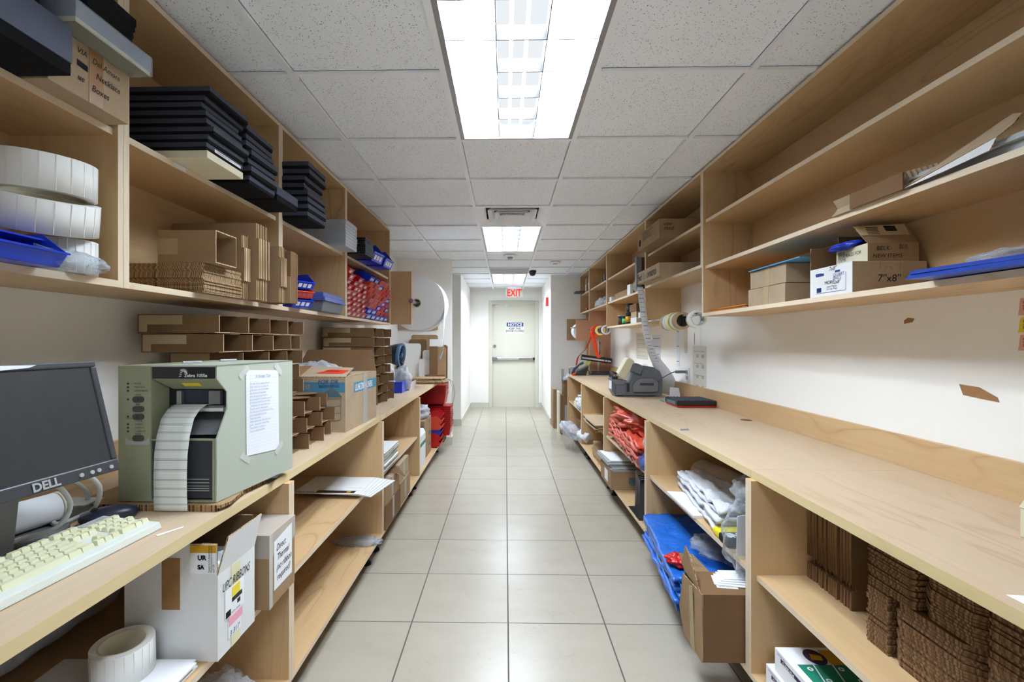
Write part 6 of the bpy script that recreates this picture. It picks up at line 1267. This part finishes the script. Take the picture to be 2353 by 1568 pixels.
m=MB().blob((0,0,.10),(.10,.06,.17),141,.28,2.6,34); t=thing('zip_bag','large clear zip bag of paper cards hanging over the second right shelf edge','plastic bag',(.90,1.80,.535)); part(t,'bag',MB().blob((0,0,.06),(.075,.04,.125),141,.25,2.6,34),M['film']); part(t,'card',MB().slab([(-.03,0,-.09),(.05,0,-.09),(.03,.01,.14),(-.02,.01,.13)],(0,.004,0)),M['lab']); part(t,'card',MB().slab([(.0,-.015,-.10),(.055,-.015,-.10),(.05,-.01,.10),(.02,-.01,.10)],(0,.003,0)),M['pap'])
t.location=(.925,1.815,.525)
t=thing('red_dot_bag','clear bag with blue and red dotted tissue packet at the cabinet top','plastic bag',(1.06,1.82,.70)); part(t,'packet',MB().blob((0,0,0),(.08,.07,.045),151,.2,2,22),M['bagb']); part(t,'red_band',MB().box(-.06,-.075,-.05,.08,-.068,-.01),M['red']); m=MB()
for k in range(6): m.cyl((-.045+.022*k,-.0755,-.03+.01*(k%2)),(-.045+.022*k,-.0765,-.03+.01*(k%2)),.006,n=10)
part(t,'white_dots',m,M['wink']); part(t,'outer_bag',MB().blob((-.02,.04,.03),(.12,.14,.06),153,.25,2.4,24),M['film'])
for i in range(4): solo(MB().slab([(0,0,0),(.17,-.02,0),(.18,.05,0),(.01,.07,0)],(0,0,.003)),'label_sheet','white label sheet, %s in the fan on the carton lid'%['lowest','second','third','top'][i],'paper',M['lab'],(.80+.015*i,1.79+.005*i,.4065+.004*i),-.1+.06*i)
# ------------------------------------------------------------------ third right base cabinet
sheetpile([nmz[min(i,6)]+' folded orange poly sack on the third right shelf' for i in range(7)],'orange_sack',M['bago'],[(.87,3.02,.512),(1.25,3.02,.512),(1.30,4.02,.512),(.90,4.02,.512)],.17,7,9,'sack',.03,None,.07)
solo(MB().blob((0,0,.0),(.20,.42,.075),161,.38,2.6,60),'orange_bag','big glossy orange bag bulging on top of the folded orange sacks','bag',M['bago'],(1.10,3.62,.735))
solo(MB().blob((0,0,.05),(.055,.10,.06),163,.35,2.8,22,flat=.0),'denim_bag','denim blue wrapped bundle at the near end of the orange sacks','bag',M['bagb'],(.92,3.03,.508+.0),0)
solo(MB().blob((0,0,0),(.05,.09,.045),165,.3,2.8,20),'plastic_bag','clear bag tucked between orange sacks and divider','plastic bag',M['filmw'],(.95,3.02,.66))
t=carton('carton','kraft carton with white label and stamped shield in the third right cabinet',.36,.40,.145,(.84,3.70,.1545),M['card']); part(t,'white_label',MB().box(-.0008,.12,.03,0,.24,.12),M['lab']); part(t,'printed_shield',MB().slab([(.17,-.0004,.03),(.205,-.0004,.05),(.205,-.0004,.10),(.14,-.0004,.10),(.14,-.0004,.05)],(0,-.0006,0)),M['tealg'])
t0=None
for i in range(7):
    l=['lowest','second','third','fourth','fifth','sixth','top'][i]+' large envelope lying on the stamped kraft carton'
    m=MB().slab([(0,0,0),(.32,0,0),(.32,.40,0),(0,.42,0)],(0,0,.006))
    if t0 is None: t0=solo(m,'large_envelope',l,'envelope',M['lgp'],(.85,3.70,.3005)); 
    else:
        e=dup(t0,(.85-.003*i+R(-.01,.01),3.70+R(-.01,.01)+.012*i,.3005+.0082*i),R(-.03,.03),l)
solo(MB().slab([(0,0,0),(.17,0,0),(.15,.36,0),(-.02,.36,0)],(0,0,.004)),'white_envelope','white printed envelope on top of the large envelopes','envelope',M['lab'],(.86,3.80,.3585))
RK=thing('file_rack','black wire file rack with dark dividers on the bottom right shelf','file rack',(.885,3.08,.1545))
for i in range(7):
    m=MB().slab([(0,0,0),(.22,0,0),(.22,0,.20),(.02,0,.235)],(0,.0025,0)); m.v=[v+Vector((0.006*i,.038*i,0)) for v in m.v]; part(RK,'divider',m,M['gp'] if False else flat('rack_divider',(70,66,66),.5,0,.3,0,0) if i==0 else bpy.data.materials['rack_divider'])
    m=MB().tube([(.0,0.001,.0),(.004,.001,.265),(.05,.001,.275),(.20,.001,.255)],.0022,6); m.v=[v+Vector((0.006*i,.038*i+.004,0)) for v in m.v]; part(RK,'wire_loop',m,M['stl'])
part(RK,'base',MB().box(-.004,-.004,0,.24,.26,.004),M['bp'])
# ------------------------------------------------------------------ fourth right base cabinet
def flats(n,x,y,z,w,d,label,nm_,mats,pitch=.012,jit=.02,rzj=.06,th=.007):
    t0=None
    for i in range(n):
        l=nm_[i]+' '+label; m=MB().slab([(0,0,0),(w,0,0),(w,d*.4,0),(w-.03,d,0),(.02,d,0),(0,d*.7,0)],(0,0,th),0,1)
        if t0 is None: t0=solo(m,'flattened_carton',l,'cardboard',mats,(x,y,z))
        else: dup(t0,(x+R(-jit,jit),y+R(-jit,jit),z+pitch*i),R(-rzj,rzj),l)
o6=['lowest','second','third','fourth','fifth','sixth','seventh','top']
flats(6,.83,4.25,SR,.40,.60,'flattened kraft carton on the fourth right shelf',o6,[M['card3'],M['ce2']],.0115)
flats(8,.90,4.40,.1545,.32,.52,'flat kraft box in the pile on the fourth cabinet floor',o6,[M['card'],M['ce2']],.0165,.008,.02,.014)
t=thing('printed_envelope','white envelope with red stripe at the front of the bottom shelf','envelope',(.875,4.16,.155),.05); t.location=(.80,4.13,.157)
part(t,'envelope_body',MB().slab([(.06,.03,0),(.26,.03,0),(.20,.34,0),(.03,.34,0)],(0,0,.003)),M['lab']); part(t,'red_stripe',MB().slab([(.032,.28,.003),(.13,.28,.003),(.12,.335,.003),(.03,.335,.003)],(0,0,.0006)),M['rlab']); part(t,'dark_stripe',MB().slab([(.135,.28,.003),(.21,.28,.003),(.20,.335,.003),(.13,.335,.003)],(0,0,.0006)),M['ink'])
t.location=(.875,4.17,.1547)
# ------------------------------------------------------------------ farthest right base cabinet and beyond
for i,(x,y,z,r,h,l,mt) in enumerate(((.93,5.52,SR,.035,.13,'clear bottle nearest in the farthest right cabinet','filmw'),(.93,5.72,SR,.04,.16,'tall clear cylinder in the farthest right cabinet','filmw'))):
    t=thing('clear_bottle',l,'bottle',(x,y,z)); part(t,'body',MB().cyl((0,0,0),(0,0,h),r,n=20),M[mt]); part(t,'cap',MB().cyl((0,0,h),(0,0,h+.01),r*.95,n=20),M['lab'])
solo(MB().box(0,0,0,.16,.22,.06),'parts_box','cream open box of parts on the farthest right shelf','box',M['cream'],(.885,5.80,SR)); solo(MB().blob((0,0,0),(.05,.08,.035),171,.3,2.5,18),'parts_bag','blue and white parts bag in the cream box','plastic bag',M['bagw'],(.95,5.9,SR+.085))
carton('carton','brown open carton at the foot of the farthest right cabinet',.30,.34,.16,(1.0,5.62,.1545),M['card2'],closed=False,flaps=(('x0',.16,70),('y0',.12,80)))
solo(MB().blob((0,0,0),(.13,.19,.085),173,.3,2.4,28,flat=-.075),'plastic_bag','pale plastic bag spilling out of the farthest right cabinet','plastic bag',M['filmw'],(.80,5.75,.235),rot=(0,.5,0)); solo(MB().blob((0,0,.07),(.075,.14,.07),175,.3,2.4,24,flat=0),'plastic_bag','smaller white plastic bag near the right floor edge','plastic bag',M['bagw'],(.93,5.46,.1545))
solo(MB().blob((0,0,.07),(.045,.10,.065),177,.3,2.4,20,flat=0),'plastic_bag','small white bag beside the clear bottles','plastic bag',M['bagw'],(.915,5.62,SR))
t=carton('carton','tall kraft carton on the floor past the farthest right cabinet',.30,.26,.56,(.80,6.66,0),M['card2']); part(t,'clear_pouch',MB().box(.05,-.012,.18,.19,-.001,.42),M['filmw']); part(t,'handle_tie',MB().cyl((.12,-.014,.30),(.12,-.03,.30),.012,n=10),M['lab'])
carton('carton','smaller kraft carton stacked on the tall floor carton',.26,.22,.17,(.84,6.68,.5605),M['card2'],closed=False,flaps=(('y0',.06,30),('x0',.05,20)))
solo(MB().box(0,0,0,.05,.30,.60),'kraft_board','tall narrow kraft panel with handwriting leaning at the corridor corner','cardboard',M['card'],(.735,7.12,0),.0)
solo(MB().box(0,0,0,.025,.22,.60),'foam_board','cream edged board standing beside the tall floor carton','board',M['cream'],(.77,6.72,0))
t=thing('metal_plate','white narrow plate standing on the stacked floor cartons','panel',(.82,6.82,.7315)); part(t,'plate',MB().box(0,0,0,.045,.06,.20),M['lgp'])
solo(MB().blob((0,0,.05),(.09,.10,.07),181,.3,2.6,22,flat=0),'plastic_bag','clear bag draped beside the white plate past the worktop','plastic bag',M['filmw'],(.95,6.80,.735))
